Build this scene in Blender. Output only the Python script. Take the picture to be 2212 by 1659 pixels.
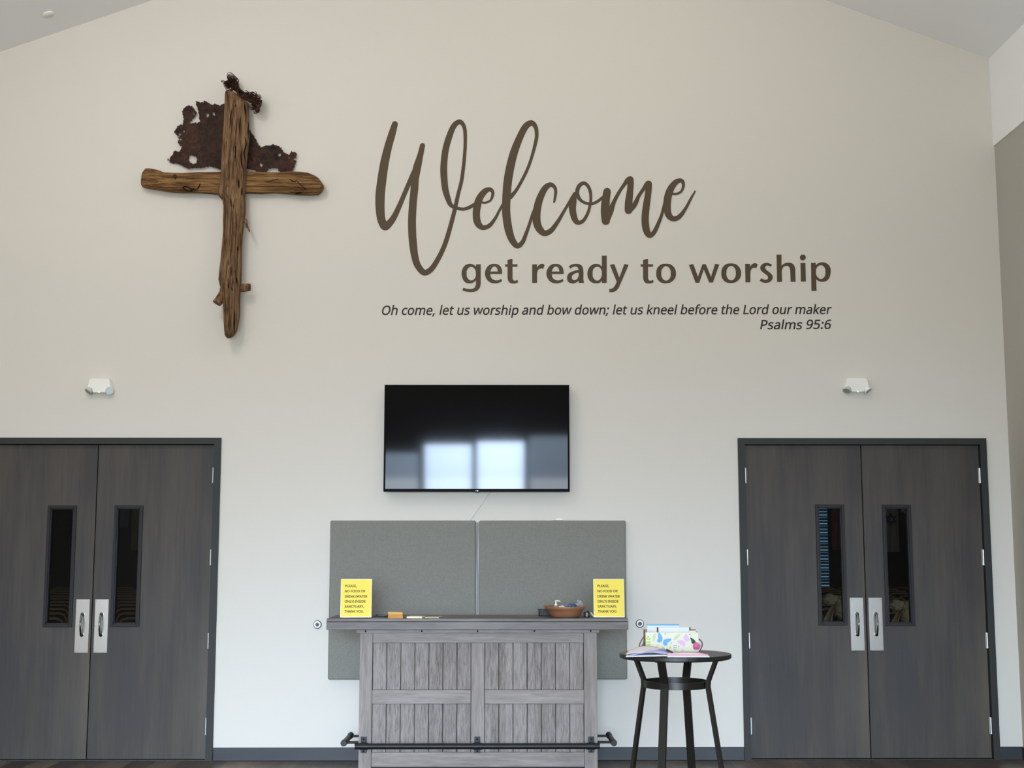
import bpy, bmesh, math, random, os
from mathutils import Vector, Matrix, noise

# ------------------------------------------------------------------ camera, world, light, exposure
for o in list(bpy.data.objects):
    bpy.data.objects.remove(o)
SC = bpy.context.scene
COL = SC.collection
W, H = 2212.0, 1659.0
FPX, HOR, XVP = 2850.0, 1190.0, 1085.0      # focal length, horizon row, vanishing column
DIST, EYE = 10.256, 1.572                   # lens to gable wall, eye height
TH = math.atan((HOR - H / 2) / FPX)
PS = math.atan((W / 2 - XVP) / FPX)
CF = Vector((math.sin(PS) * math.cos(TH), math.cos(PS) * math.cos(TH), math.sin(TH)))
CR = Vector((math.cos(PS), -math.sin(PS), 0))
CU = CR.cross(CF)
CP = Vector((0, -DIST, EYE))
cam = bpy.data.cameras.new('camera')
cam.sensor_width = 36
cam.lens = FPX / W * 36
cam.clip_end = 200
camo = bpy.data.objects.new('camera', cam)
COL.objects.link(camo)
camo.matrix_world = Matrix(((CR.x, CU.x, -CF.x, CP.x), (CR.y, CU.y, -CF.y, CP.y),
                            (CR.z, CU.z, -CF.z, CP.z), (0, 0, 0, 1)))
SC.camera = camo
SC.view_settings.view_transform = 'Standard'
SC.view_settings.look = 'None'
SC.view_settings.gamma = 1
SC.view_settings.use_curve_mapping = False
SC.view_settings.exposure = -0.09

world = bpy.data.worlds.new('daylight')
SC.world = world
world.use_nodes = True
_b = world.node_tree.nodes['Background']
_b.inputs[0].default_value = (0.75, 0.87, 1.0, 1)
_b.inputs[1].default_value = 0.6


def area(name, loc, target, sx, sy, power, color, spread=180):
    l = bpy.data.lights.new(name, 'AREA')
    l.shape = 'RECTANGLE'
    l.size, l.size_y = sx, sy
    l.energy = power
    l.color = color
    l.spread = math.radians(spread)
    o = bpy.data.objects.new(name, l)
    COL.objects.link(o)
    o.location = loc
    o.rotation_euler = (Vector(target) - Vector(loc)).to_track_quat('-Z', 'Y').to_euler()
    return o


YB = -13.2                                   # inner face of the glazed entrance wall behind the camera
# daylight, one light per bay of the glazed wall: (x centre, width, top height, watts). Only the low strip of open sky over
# the trees outside gets in, so each bay sends a narrow, slightly downward beam.
for xc, wd, zt, pw in [(-4.1, 1.0, 3.2, 15), (-3.0, 1.0, 3.3, 20), (-1.95, .95, 3.3, 6),
                       (-0.95, .82, 3.45, 21.5), (-0.03, .82, 3.5, 22.5), (0.95, .95, 3.6, 4),
                       (2.0, 1.0, 3.6, 7), (3.0, .9, 3.6, 32)]:
    zc = zt / 2 + .05
    area('window_daylight', (xc, YB - 0.12, zc), (xc, YB + 10, zc - 1.76), wd, zt - .1, pw, (.60, .775, 1.0), 26)
# soft light thrown up from the pavement outside
area('ground_bounce', (-1.0, YB - .16, 1.6), (-1.0, 0, 4.5), 6.5, 2.6, 550, (.95, 1, 1))


def lamp_or_fill(loc, power, color):
    l = bpy.data.lights.new('hall_lamp_or_fill', 'POINT')
    l.energy = power
    l.color = color
    l.shadow_soft_size = .25
    o = bpy.data.objects.new('hall_lamp_or_fill', l)
    COL.objects.link(o)
    o.location = loc


# lamps high in the hall, above the frame; the last is added fill
lamp_or_fill((-2.6, -3.2, 5.55), 96, (1, .93, .93))
lamp_or_fill((1.2, -2.8, 5.8), 42, (1, .91, .82))
lamp_or_fill((-2.5, -6.5, 5.3), 45, (.8, .9, 1.0))
lamp_or_fill((-4.2, -4.8, 4.95), 40, (.92, .97, 1.0))  # added to brighten the left ceiling slope, no known fixture
# added dim fill inside the sanctuary, no lamp known there
area('sanctuary_fill', (0, 8, 4.4), (0, 8, 0), 6, 6, 13, (1.0, 0.76, 0.54))


def P(px, py, Y=0.0):
    """the point at depth Y that the photo shows at pixel (px, py)"""
    d = CF * FPX + CR * (px - W / 2) + CU * (H / 2 - py)
    return CP + d * ((Y + DIST) / d.y)


def PX(px, Y=0.0, py=1300):
    return P(px, py, Y).x


def PZ(py, Y=0.0, px=1085):
    return P(px, py, Y).z


# ------------------------------------------------------------------ materials
def s2l(c):
    return tuple(((v / 255) / 12.92 if v / 255 <= .04045 else ((v / 255 + .055) / 1.055) ** 2.4) for v in c) + (1,)


MATS = {}


def mat(name, rgb, rough=.6, metal=0.0, spec=.5, bump=0, bscale=60, var=0.0, vscale=6, alpha=None, trans=0, emit=None, coat=0, bstretch=(1, 1, 1)):
    m = bpy.data.materials.new(name)
    m.use_nodes = True
    nt = m.node_tree
    b = nt.nodes['Principled BSDF']
    c = s2l(rgb)
    b.inputs['Base Color'].default_value = c
    b.inputs['Roughness'].default_value = rough
    b.inputs['Metallic'].default_value = metal
    b.inputs['Specular IOR Level'].default_value = spec
    b.inputs['Transmission Weight'].default_value = trans
    b.inputs['Coat Weight'].default_value = coat
    tc = nt.nodes.new('ShaderNodeTexCoord')
    if var:
        n = nt.nodes.new('ShaderNodeTexNoise')
        n.inputs['Scale'].default_value = vscale
        n.inputs['Detail'].default_value = 6
        nt.links.new(tc.outputs['Object'], n.inputs['Vector'])
        r = nt.nodes.new('ShaderNodeValToRGB')
        r.color_ramp.elements[0].position = .3
        r.color_ramp.elements[1].position = .7
        r.color_ramp.elements[0].color = tuple(v * (1 - var) for v in c[:3]) + (1,)
        r.color_ramp.elements[1].color = tuple(min(1, v * (1 + var)) for v in c[:3]) + (1,)
        nt.links.new(n.outputs['Fac'], r.inputs[0])
        nt.links.new(r.outputs[0], b.inputs['Base Color'])
    if bump:
        mp = nt.nodes.new('ShaderNodeMapping')
        mp.inputs['Scale'].default_value = bstretch
        nt.links.new(tc.outputs['Object'], mp.inputs[0])
        n2 = nt.nodes.new('ShaderNodeTexNoise')
        n2.inputs['Scale'].default_value = bscale
        n2.inputs['Detail'].default_value = 4
        nt.links.new(mp.outputs[0], n2.inputs['Vector'])
        bp = nt.nodes.new('ShaderNodeBump')
        bp.inputs['Strength'].default_value = bump
        bp.inputs['Distance'].default_value = .01
        nt.links.new(n2.outputs['Fac'], bp.inputs['Height'])
        nt.links.new(bp.outputs[0], b.inputs['Normal'])
    if emit:
        b.inputs['Emission Color'].default_value = s2l(emit[0])
        b.inputs['Emission Strength'].default_value = emit[1]
    MATS[name] = m
    return m


def wood(name, stops, stretch, scale=1.0, rough=.55, bump=.3, plank=None, plank_axis=0, pvar=.12, detail=8, big=(1, 1, 1), bigw=.45, spec=.4):
    """grain from noise stretched along the board; stops = [(pos, rgb)...]; plank = board width for tone steps"""
    m = bpy.data.materials.new(name)
    m.use_nodes = True
    nt = m.node_tree
    N, L = nt.nodes.new, nt.links.new
    b = nt.nodes['Principled BSDF']
    b.inputs['Roughness'].default_value = rough
    b.inputs['Specular IOR Level'].default_value = spec
    tc = N('ShaderNodeTexCoord')
    vec = tc.outputs['Object']
    pv = None
    if plank:
        sp = N('ShaderNodeSeparateXYZ')
        L(vec, sp.inputs[0])
        d = N('ShaderNodeMath'); d.operation = 'DIVIDE'; d.inputs[1].default_value = plank
        L(sp.outputs[plank_axis], d.inputs[0])
        fl = N('ShaderNodeMath'); fl.operation = 'FLOOR'
        L(d.outputs[0], fl.inputs[0])
        wn = N('ShaderNodeTexWhiteNoise'); wn.noise_dimensions = '1D'
        L(fl.outputs[0], wn.inputs['W'])
        va = N('ShaderNodeVectorMath'); va.operation = 'ADD'
        ml = N('ShaderNodeVectorMath'); ml.operation = 'SCALE'; ml.inputs['Scale'].default_value = 7
        L(wn.outputs['Color'], ml.inputs[0])
        L(vec, va.inputs[0]); L(ml.outputs[0], va.inputs[1])
        vec = va.outputs[0]
        pv = wn.outputs['Value']
    mp = N('ShaderNodeMapping'); mp.inputs['Scale'].default_value = stretch
    L(vec, mp.inputs[0])
    n1 = N('ShaderNodeTexNoise'); n1.inputs['Scale'].default_value = scale; n1.inputs['Detail'].default_value = detail
    n1.inputs['Roughness'].default_value = .65; n1.inputs['Distortion'].default_value = .6
    L(mp.outputs[0], n1.inputs['Vector'])
    mp2 = N('ShaderNodeMapping'); mp2.inputs['Scale'].default_value = big
    L(vec, mp2.inputs[0])
    n2 = N('ShaderNodeTexNoise'); n2.inputs['Scale'].default_value = 1; n2.inputs['Detail'].default_value = 4
    L(mp2.outputs[0], n2.inputs['Vector'])
    mx = N('ShaderNodeMix'); mx.inputs[0].default_value = bigw
    L(n1.outputs['Fac'], mx.inputs[2]); L(n2.outputs['Fac'], mx.inputs[3])
    out = mx.outputs[0]
    if pv:
        a = N('ShaderNodeMath'); a.operation = 'SUBTRACT'; a.inputs[1].default_value = .5; L(pv, a.inputs[0])
        k = N('ShaderNodeMath'); k.operation = 'MULTIPLY'; k.inputs[1].default_value = pvar; L(a.outputs[0], k.inputs[0])
        ad = N('ShaderNodeMath'); ad.operation = 'ADD'; L(out, ad.inputs[0]); L(k.outputs[0], ad.inputs[1])
        out = ad.outputs[0]
    r = N('ShaderNodeValToRGB')
    el = r.color_ramp.elements
    while len(el) < len(stops):
        el.new(.5)
    for e, (p, c) in zip(el, stops):
        e.position = p
        e.color = s2l(c)
    L(out, r.inputs[0])
    L(r.outputs[0], b.inputs['Base Color'])
    if bump:
        bp = N('ShaderNodeBump'); bp.inputs['Strength'].default_value = bump; bp.inputs['Distance'].default_value = .006
        L(n1.outputs['Fac'], bp.inputs['Height']); L(bp.outputs[0], b.inputs['Normal'])
    MATS[name] = m
    return m


def fabric(name, c1, c2):
    m = bpy.data.materials.new(name)
    m.use_nodes = True
    nt = m.node_tree
    N, L = nt.nodes.new, nt.links.new
    b = nt.nodes['Principled BSDF']
    b.inputs['Roughness'].default_value = .95
    b.inputs['Specular IOR Level'].default_value = .1
    tc = N('ShaderNodeTexCoord')
    outs = []
    for st in ((95, 95, 700), (700, 95, 95)):
        mp = N('ShaderNodeMapping'); mp.inputs['Scale'].default_value = st
        L(tc.outputs['Object'], mp.inputs[0])
        n = N('ShaderNodeTexNoise'); n.inputs['Scale'].default_value = 1; n.inputs['Detail'].default_value = 3
        L(mp.outputs[0], n.inputs['Vector'])
        outs.append(n.outputs['Fac'])
    mx = N('ShaderNodeMix'); mx.inputs[0].default_value = .5
    L(outs[0], mx.inputs[2]); L(outs[1], mx.inputs[3])
    r = N('ShaderNodeValToRGB')
    r.color_ramp.elements[0].position = .34; r.color_ramp.elements[0].color = s2l(c1)
    r.color_ramp.elements[1].position = .66; r.color_ramp.elements[1].color = s2l(c2)
    L(mx.outputs[0], r.inputs[0]); L(r.outputs[0], b.inputs['Base Color'])
    bp = N('ShaderNodeBump'); bp.inputs['Strength'].default_value = .4; bp.inputs['Distance'].default_value = .002
    L(mx.outputs[0], bp.inputs['Height']); L(bp.outputs[0], b.inputs['Normal'])
    MATS[name] = m
    return m


def pane(name, tint, refl=.06):
    m = bpy.data.materials.new(name)
    m.use_nodes = True
    nt = m.node_tree
    nt.nodes.clear()
    N, L = nt.nodes.new, nt.links.new
    t = N('ShaderNodeBsdfTransparent'); t.inputs[0].default_value = tint
    g = N('ShaderNodeBsdfGlossy'); g.inputs['Roughness'].default_value = .03
    lw = N('ShaderNodeFresnel'); lw.inputs[0].default_value = 1.22
    mx = N('ShaderNodeMixShader')
    o = N('ShaderNodeOutputMaterial')
    L(lw.outputs[0], mx.inputs[0]); L(t.outputs[0], mx.inputs[1]); L(g.outputs[0], mx.inputs[2]); L(mx.outputs[0], o.inputs[0])
    MATS[name] = m
    return m


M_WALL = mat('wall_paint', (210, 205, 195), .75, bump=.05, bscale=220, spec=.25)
M_WALL_SHADED = mat('wall_paint_shaded', (174, 170, 160), .8, bump=.05, bscale=220, spec=.25)  # wall paint darkened: the weaker light on this side is in the colour
M_CEIL = mat('ceiling_paint', (236, 237, 236), .85, bump=.05, bscale=220, spec=.2)
M_FLOOR = wood('floor_plank', [(.3, (52, 42, 36)), (.5, (84, 70, 60)), (.7, (118, 100, 86))], (26, 1.6, 1), 1, .35, .1, plank=.18, pvar=.25)
M_DOOR = wood('door_laminate', [(.28, (47, 47, 51)), (.45, (62, 58, 55)), (.58, (75, 69, 62)), (.74, (88, 81, 71))], (42, 42, 2.0), 1, .55, .05, big=(3.6, 3.6, .5), bigw=.75, spec=.25)
M_FRAME = mat('frame_steel', (46, 47, 45), .55, var=.04, spec=.25)
M_LITEF = mat('lite_frame', (36, 33, 33), .5, spec=.2)
M_BASE = wood('baseboard_vinyl', [(.3, (32, 35, 38)), (.7, (46, 49, 52))], (2, 20, 30), 1, .5, .05)
M_STEEL = mat('brushed_steel', (212, 208, 203), .2, 1.0)
M_CHROME = mat('handle_steel', (120, 125, 128), .2, 1.0)
M_HINGE = mat('hinge_steel', (222, 222, 220), .35, .7)
M_GAP = mat('door_gap', (14, 15, 18), .9)
M_GLASS = pane('lite_glass', (.72, .76, .78, 1))
M_VINYL = mat('vinyl_lettering', (80, 66, 46), .6, spec=.3)
M_VINYL2 = mat('vinyl_verse', (46, 38, 34), .6, spec=.3)
M_DRIFT = wood('driftwood_upright', [(.30, (30, 20, 14)), (.42, (72, 52, 36)), (.52, (116, 90, 64)), (.62, (140, 114, 84)), (.76, (166, 142, 112))], (58, 58, 3.2), 1, .85, 1.0, bigw=.18, big=(7, 7, 3), spec=.1, detail=10)
M_DRIFTH = wood('driftwood_beam', [(.30, (34, 22, 14)), (.42, (78, 55, 35)), (.52, (124, 92, 58)), (.62, (148, 114, 74)), (.76, (166, 136, 98))], (3.2, 58, 58), 1, .85, 1.0, bigw=.18, big=(3, 7, 7), spec=.1, detail=10)
M_CRACK = mat('driftwood_crack', (26, 17, 12), .95, spec=.05)
M_RUST = wood('rusted_iron', [(.30, (32, 25, 24)), (.48, (56, 43, 38)), (.60, (70, 50, 42)), (.70, (104, 64, 42)), (.80, (146, 90, 52))], (26, 26, 26), 1, .92, 1.0, big=(6, 6, 6), bigw=.35, spec=.1)
M_WIRE = mat('rusted_wire', (62, 38, 30), .8, var=.4, vscale=60, spec=.2)
M_BLACK = mat('black_plastic', (13, 13, 14), .5, spec=.3)
M_BEZEL = mat('bezel_gloss', (7, 7, 8), .5, spec=.06)
M_SCREEN = mat('screen_panel', (5, 4, 8), .05, spec=.22)
M_WHITE = mat('white_plastic', (232, 230, 222), .45)
M_WHITE2 = mat('white_plastic_side', (190, 190, 180), .5)
M_LENS = mat('lamp_reflector', (150, 154, 154), .28, .9)
M_LED = mat('led_green', (170, 255, 190), .4, emit=((150, 255, 170), 1.4))
M_PANEL = fabric('acoustic_fabric', (112, 111, 104), (138, 137, 129))
M_CORD = mat('white_cord', (222, 224, 222), .5)
M_CORDG = mat('grey_cord', (150, 156, 156), .5)
GREY = [(.26, (86, 78, 71)), (.44, (124, 115, 109)), (.58, (142, 133, 127)), (.76, (160, 151, 144))]
M_GV = wood('greywash_vertical', GREY, (70, 20, 5), 1, .6, .1, bigw=.4, big=(10, 4, 1.6))
M_GH = wood('greywash_horizontal', GREY, (5, 20, 70), 1, .6, .1, bigw=.4, big=(1.6, 4, 10))
M_GP = wood('greywash_plank', [(.28, (76, 68, 62)), (.43, (114, 106, 100)), (.56, (136, 128, 123)), (.78, (156, 149, 144))], (95, 30, 11), 1, .65, .15, plank=.0983, pvar=.1, bigw=.25, big=(14, 4, 2))
M_TOPW = wood('greywash_top', [(.30, (62, 55, 52)), (.48, (92, 84, 80)), (.62, (112, 103, 99)), (.76, (130, 121, 116))], (4, 10, 70), 1, .45, .1, bigw=.35, big=(1.5, 3, 10))
M_GROOVE = mat('groove_dark', (40, 37, 38), .8)
M_IRON = mat('black_iron', (22, 23, 24), .45, .2, bump=.05, bscale=200, spec=.35)
M_BOLT = mat('bolt_dark', (18, 18, 19), .4, .5)
M_TBL = mat('black_table_metal', (30, 27, 24), .35, .25, spec=.5)
M_TBLT = wood('black_table_wood', [(.3, (16, 16, 17)), (.7, (46, 44, 43))], (40, 4, 4), 1, .38, .3)
M_YEL = mat('yellow_paper', (232, 208, 74), .6)
M_YEDGE = mat('acrylic_edge', (226, 224, 200), .2)
M_INK = mat('black_ink', (34, 29, 16), .7)
M_COPPER = wood('copper_brown', [(.3, (126, 84, 56)), (.7, (160, 110, 78))], (6, 6, 20), 1, .42, .06, big=(5, 5, 5))
M_BLUE = mat('blue_wrapper', (40, 70, 110), .3, var=.4, vscale=60)
M_CLEAR = mat('clear_film', (235, 238, 240), .15, trans=.85, spec=.5)
M_ORANGE = mat('orange_card', (190, 132, 56), .7, var=.1, vscale=30)
M_CREAM = mat('cream_paper', (226, 220, 190), .8)
M_TAN = mat('tan_paper', (178, 166, 142), .8, var=.1, vscale=40)
M_DGRN = mat('dark_leaflet', (72, 78, 72), .6)
M_PAPER = mat('white_paper', (214, 215, 216), .7)
M_LILAC = mat('lilac_page', (228, 218, 219), .8)
M_LAV = mat('lavender_page', (160, 158, 192), .8)
M_PINK = mat('pink_page', (222, 204, 208), .8)
M_PINK2 = mat('pink_page_edge', (206, 162, 172), .8)
M_PEN = mat('pen_dark', (52, 40, 40), .3)
M_TAPE = mat('string_brown', (112, 94, 80), .9)
M_BOXW = mat('ivory_board', (220, 218, 198), .65)
M_BOXS = mat('box_side_wood', (150, 130, 118), .7, var=.15, vscale=30)
PR = {k: mat('print_' + k, c, .7) for k, c in dict(lime=(178, 205, 90), sage=(196, 205, 160), blue=(104, 164, 214), sand=(232, 218, 170),
      orchid=(216, 178, 214), grey=(150, 156, 140), amber=(226, 190, 120), mint=(170, 200, 160), peach=(228, 196, 160)).items()}
M_ROSE = mat('rose_pink', (206, 98, 146), .85)
M_LEAF = mat('rose_leaf', (28, 82, 52), .8)
M_CYAN = mat('cyan_edge', (70, 160, 205), .5)
M_DSEAT = mat('chair_fabric_dark', (15, 13, 12), .9, bump=.2, bscale=200)
M_DTRIM = mat('chair_trim_tan', (178, 126, 82), .8)
M_DLEG = mat('chair_leg_black', (26, 26, 27), .5)
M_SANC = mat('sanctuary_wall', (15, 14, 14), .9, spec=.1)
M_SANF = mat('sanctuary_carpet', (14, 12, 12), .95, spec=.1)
M_RED = mat('red_cloth', (130, 26, 22), .85)
M_FLAG = mat('flag_cloth', (200, 180, 150), .85)
M_STAR = mat('flag_blue', (28, 44, 92), .85)
M_OLIVE = mat('olive_cloth', (150, 122, 50), .85)
M_GRCL = mat('greygreen_cloth', (110, 118, 110), .85)
M_SLAT = mat('blind_slat', (150, 172, 184), .5)
M_DAY = mat('daylit_pane', (150, 190, 210), .5, emit=((120, 175, 205), .55))
M_SASH = mat('organza_sash', (212, 186, 140), .8)
M_ALU = mat('window_aluminium', (70, 74, 78), .4, .6)


# ------------------------------------------------------------------ mesh building
ORIG = {}


class MB:
    def __init__(s):
        s.bm = bmesh.new()
        s.mats = []
        s.mi = 0

    def use(s, m):
        if m not in s.mats:
            s.mats.append(m)
        s.mi = s.mats.index(m)
        return s

    def face(s, vs, smooth=False):
        try:
            f = s.bm.faces.new(vs)
        except ValueError:
            return None
        f.material_index = s.mi
        f.smooth = smooth
        return f

    def box(s, x0, x1, y0, y1, z0, z1, bev=0.0, seg=2):
        b2 = bmesh.new()
        bmesh.ops.create_cube(b2, size=1)
        for v in b2.verts:
            v.co = Vector((x0 + (v.co.x + .5) * (x1 - x0), y0 + (v.co.y + .5) * (y1 - y0), z0 + (v.co.z + .5) * (z1 - z0)))
        if bev:
            bmesh.ops.bevel(b2, geom=b2.edges[:], offset=bev, segments=seg, affect='EDGES', profile=.5)
        return s.merge(b2)

    def merge(s, b2, M=None):
        if M is not None:
            b2.transform(M)
        mp = {}
        for v in b2.verts:
            mp[v] = s.bm.verts.new(v.co)
        for f in b2.faces:
            s.face([mp[v] for v in f.verts], f.smooth)
        b2.free()
        return s

    def prism(s, pts, y0, y1, axis='y', smooth=False):
        """closed outline pts (a,b) extruded along an axis: y -> (x,z), z -> (x,y), x -> (y,z)"""
        def co(p, t):
            return {'y': (p[0], t, p[1]), 'z': (p[0], p[1], t), 'x': (t, p[0], p[1])}[axis]
        A = [s.bm.verts.new(co(p, y0)) for p in pts]
        B = [s.bm.verts.new(co(p, y1)) for p in pts]
        s.face(A); s.face(B[::-1])
        n = len(pts)
        for i in range(n):
            s.face([A[i], B[i], B[(i + 1) % n], A[(i + 1) % n]], smooth)
        return s

    def tube(s, path, r, seg=10, caps=True, closed=False):
        pts = [Vector(p) for p in path]
        n = len(pts)
        rs = r if isinstance(r, (list, tuple)) else [r] * n
        rings = []
        up = Vector((0, 0, 1))
        prev = None
        for i, p in enumerate(pts):
            if closed:
                t = pts[(i + 1) % n] - pts[i - 1]
            else:
                t = pts[min(i + 1, n - 1)] - pts[max(i - 1, 0)]
            t.normalize()
            a = prev if prev is not None else (up if abs(t.z) < .9 else Vector((1, 0, 0)))
            u = a - t * a.dot(t)
            if u.length < 1e-6:
                u = t.orthogonal()
            u.normalize()
            prev = u
            w = t.cross(u)
            rings.append([s.bm.verts.new(p + (u * math.cos(2 * math.pi * k / seg) + w * math.sin(2 * math.pi * k / seg)) * rs[i]) for k in range(seg)])
        for i in range(n if closed else n - 1):
            a, b = rings[i], rings[(i + 1) % n]
            for k in range(seg):
                s.face([a[k], a[(k + 1) % seg], b[(k + 1) % seg], b[k]], True)
        if caps and not closed:
            for rg in (rings[0][::-1], rings[-1]):
                s.face([s.bm.verts.new(v.co) for v in rg])
        return s

    def lathe(s, prof, c, seg=40, axis='z', smooth=True, caps=True):
        """profile [(r, h)...] turned about an axis through c"""
        c = Vector(c)
        rings = []
        for r, h in prof:
            ring = []
            for k in range(seg):
                a = 2 * math.pi * k / seg
                ca, sa = r * math.cos(a), r * math.sin(a)
                v = {'z': (ca, sa, h), 'y': (ca, h, sa), 'x': (h, ca, sa)}[axis]
                ring.append(s.bm.verts.new(c + Vector(v)))
            rings.append(ring)
        for a, b in zip(rings, rings[1:]):
            for k in range(seg):
                s.face([a[k], a[(k + 1) % seg], b[(k + 1) % seg], b[k]], smooth)
        if caps and prof[0][0] > 1e-6:
            s.face([s.bm.verts.new(v.co) for v in rings[0][::-1]])
        if caps and prof[-1][0] > 1e-6:
            s.face([s.bm.verts.new(v.co) for v in rings[-1]])
        return s

    def strips(s, prof, c, seg=96):
        for a, b in zip(prof, prof[1:]):
            s.lathe([a, b], c, seg, caps=False)
        return s

    def bar(s, path, w, t, side):
        """flat bar of width w along side, thickness t, following path"""
        pts = [Vector(p) for p in path]
        sd = Vector(side).normalized()
        rings = []
        for i, p in enumerate(pts):
            tg = (pts[min(i + 1, len(pts) - 1)] - pts[max(i - 1, 0)]).normalized()
            nn = tg.cross(sd).normalized()
            rings.append([s.bm.verts.new(p + sd * (a * w / 2) + nn * (b * t / 2)) for a, b in ((-1, -1), (1, -1), (1, 1), (-1, 1))])
        for a, b in zip(rings, rings[1:]):
            for k in range(4):
                s.face([a[k], a[(k + 1) % 4], b[(k + 1) % 4], b[k]])
        s.face(rings[0][::-1]); s.face(rings[-1])
        return s

    def build(s, name, parent=None, m=None, origin=None, M=None, **tags):
        if M is not None:
            s.bm.transform(M)
        bmesh.ops.recalc_face_normals(s.bm, faces=s.bm.faces[:])
        if parent is not None:
            og = ORIG[parent]
        elif origin is not None:
            og = Vector(origin)
        else:
            vs = [v.co for v in s.bm.verts]
            lo = [min(v[i] for v in vs) for i in range(3)]
            hi = [max(v[i] for v in vs) for i in range(3)]
            og = Vector(((lo[0] + hi[0]) / 2, (lo[1] + hi[1]) / 2, lo[2]))
        s.bm.transform(Matrix.Translation(-og))
        me = bpy.data.meshes.new(name)
        s.bm.to_mesh(me)
        s.bm.free()
        o = bpy.data.objects.new(name, me)
        COL.objects.link(o)
        for mm in (s.mats or [m]):
            me.materials.append(mm)
        if parent is not None:
            o.parent = parent
        else:
            o.location = og
        ORIG[o] = og
        for k, v in tags.items():
            o[k] = v
        return o


def thing(name, loc, label, category, group=None, kind=None):
    o = bpy.data.objects.new(name, None)
    o.empty_display_size = .05
    COL.objects.link(o)
    o.location = loc
    ORIG[o] = Vector(loc)
    o['label'] = label
    o['category'] = category
    if group:
        o['group'] = group
    if kind:
        o['kind'] = kind
    return o


def dup(root, loc, label=None):
    r = root.copy()
    COL.objects.link(r)
    r.location = loc
    if label:
        r['label'] = label
    for ch in list(root.children):
        c = ch.copy()
        COL.objects.link(c)
        c.parent = r
        for g in list(ch.children):
            d = g.copy()
            COL.objects.link(d)
            d.parent = c
    return r


def crom(pts, n=6, closed=False):
    """Catmull-Rom through points of any dimension"""
    out = []
    N_ = len(pts)
    rng = range(N_ if closed else N_ - 1)
    for i in rng:
        if closed:
            p0, p1, p2, p3 = pts[i - 1], pts[i], pts[(i + 1) % N_], pts[(i + 2) % N_]
        else:
            p0, p1, p2, p3 = pts[max(i - 1, 0)], pts[i], pts[i + 1], pts[min(i + 2, N_ - 1)]
        for k in range(n):
            t = k / n
            out.append(tuple(.5 * (2 * b + (c - a) * t + (2 * a - 5 * b + 4 * c - d) * t * t + (3 * b - a - 3 * c + d) * t ** 3)
                             for a, b, c, d in zip(p0, p1, p2, p3)))
    if not closed:
        out.append(tuple(pts[-1]))
    return out


def curve_fill(contours, extrude):
    """2D Bezier outlines (holes allowed) as a bmesh in x,y; contour points (x, y[, 1 = corner])"""
    c = bpy.data.curves.new('outline', 'CURVE')
    c.dimensions = '2D'
    c.fill_mode = 'BOTH'
    c.resolution_u = 6
    c.extrude = extrude
    for pts in contours:
        s = c.splines.new('BEZIER')
        s.bezier_points.add(len(pts) - 1)
        for b, p in zip(s.bezier_points, pts):
            b.co = (p[0], p[1], 0)
            h = 'VECTOR' if len(p) > 2 else 'AUTO'
            b.handle_left_type = b.handle_right_type = h
        s.use_cyclic_u = True
    return curve_bm(c)


def curve_bm(c):
    o = bpy.data.objects.new('tmp', c)
    COL.objects.link(o)
    bpy.context.view_layer.update()
    me = bpy.data.meshes.new_from_object(o.evaluated_get(bpy.context.evaluated_depsgraph_get()))
    b2 = bmesh.new()
    b2.from_mesh(me)
    bpy.data.objects.remove(o)
    bpy.data.meshes.remove(me)
    bpy.data.curves.remove(c)
    return b2


FD = os.path.join(bpy.utils.resource_path('LOCAL'), 'datafiles', 'fonts')


def font(fn):
    try:
        return bpy.data.fonts.load(os.path.join(FD, fn))
    except Exception:
        return None


F_SANS, F_HUM = font('Inter.woff2'), font('NotoSansHebrew-Regular.woff2')


def text_bm(body, f, size, shear=0, offset=0, extrude=.001):
    c = bpy.data.curves.new('txt', 'FONT')
    if f:
        c.font = f
    c.body = body
    c.size = size
    c.shear = shear
    c.offset = offset
    c.extrude = extrude
    c.resolution_u = 3
    return curve_bm(c)


def xr(bm):
    xs = [v.co.x for v in bm.verts]
    return min(xs), max(xs)


# plane helpers: local (x right, y up, z out of the wall) -> world
WALLM = Matrix(((1, 0, 0, 0), (0, 0, -1, 0), (0, 1, 0, 0), (0, 0, 0, 1)))

# ------------------------------------------------------------------ the room
XR, XL = 3.955, -5.2
XB = 3.943
APX, APZ, SLR, SLL = -0.035, 7.03, .377, .364
ZR = APZ - SLR * (XB - APX)
ZL = APZ - SLL * (APX - XL)
ZBULK = 4.80
LEAF = PX(1871.3) - PX(1615.2)
# door clear openings and outer frame edges on the wall plane
RD0, RD1, RDS = PX(1615.2), PX(2130), PX(1871.3)
LD1, LDS = PX(454), PX(198.7)
LD0 = LDS - (LD1 - LDS)
RF0, RF1, LF1 = PX(1600.6), PX(2144.2), PX(469)
LF0 = LD0 - (LF1 - LD1)
ZTOP, ZFR = PZ(960, 0), PZ(946.5, 0)

m = MB()
m.prism([(XL - .2, -.05), (LF0 + .01, -.05), (LF0 + .01, ZFR - .01), (LF1 - .01, ZFR - .01), (LF1 - .01, -.05), (RF0 + .01, -.05), (RF0 + .01, ZFR - .01),
         (RF1 - .01, ZFR - .01), (RF1 - .01, -.05), (XR + .3, -.05), (XR + .3, APZ - SLR * (XR + .3 - APX) + .1), (APX, APZ + .1), (XL - .2, ZL)], 0, .16)
m.build('wall_far', m=M_WALL, kind='structure', label='tall greige gable wall with lettering, cross and two double doors', category='wall')
m = MB()
m.prism([(XB, ZR), (APX, APZ), (XL, ZL), (XL, ZL + .15), (APX, APZ + .15), (XB, ZR + .15)], YB - .3, 0.16)
m.build('ceiling', m=M_CEIL, kind='structure', label='smooth white vaulted ceiling sloping down both sides', category='ceiling')
m = MB()
m.box(XR, XR + .2, YB, 0, -.05, ZBULK)
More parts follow.
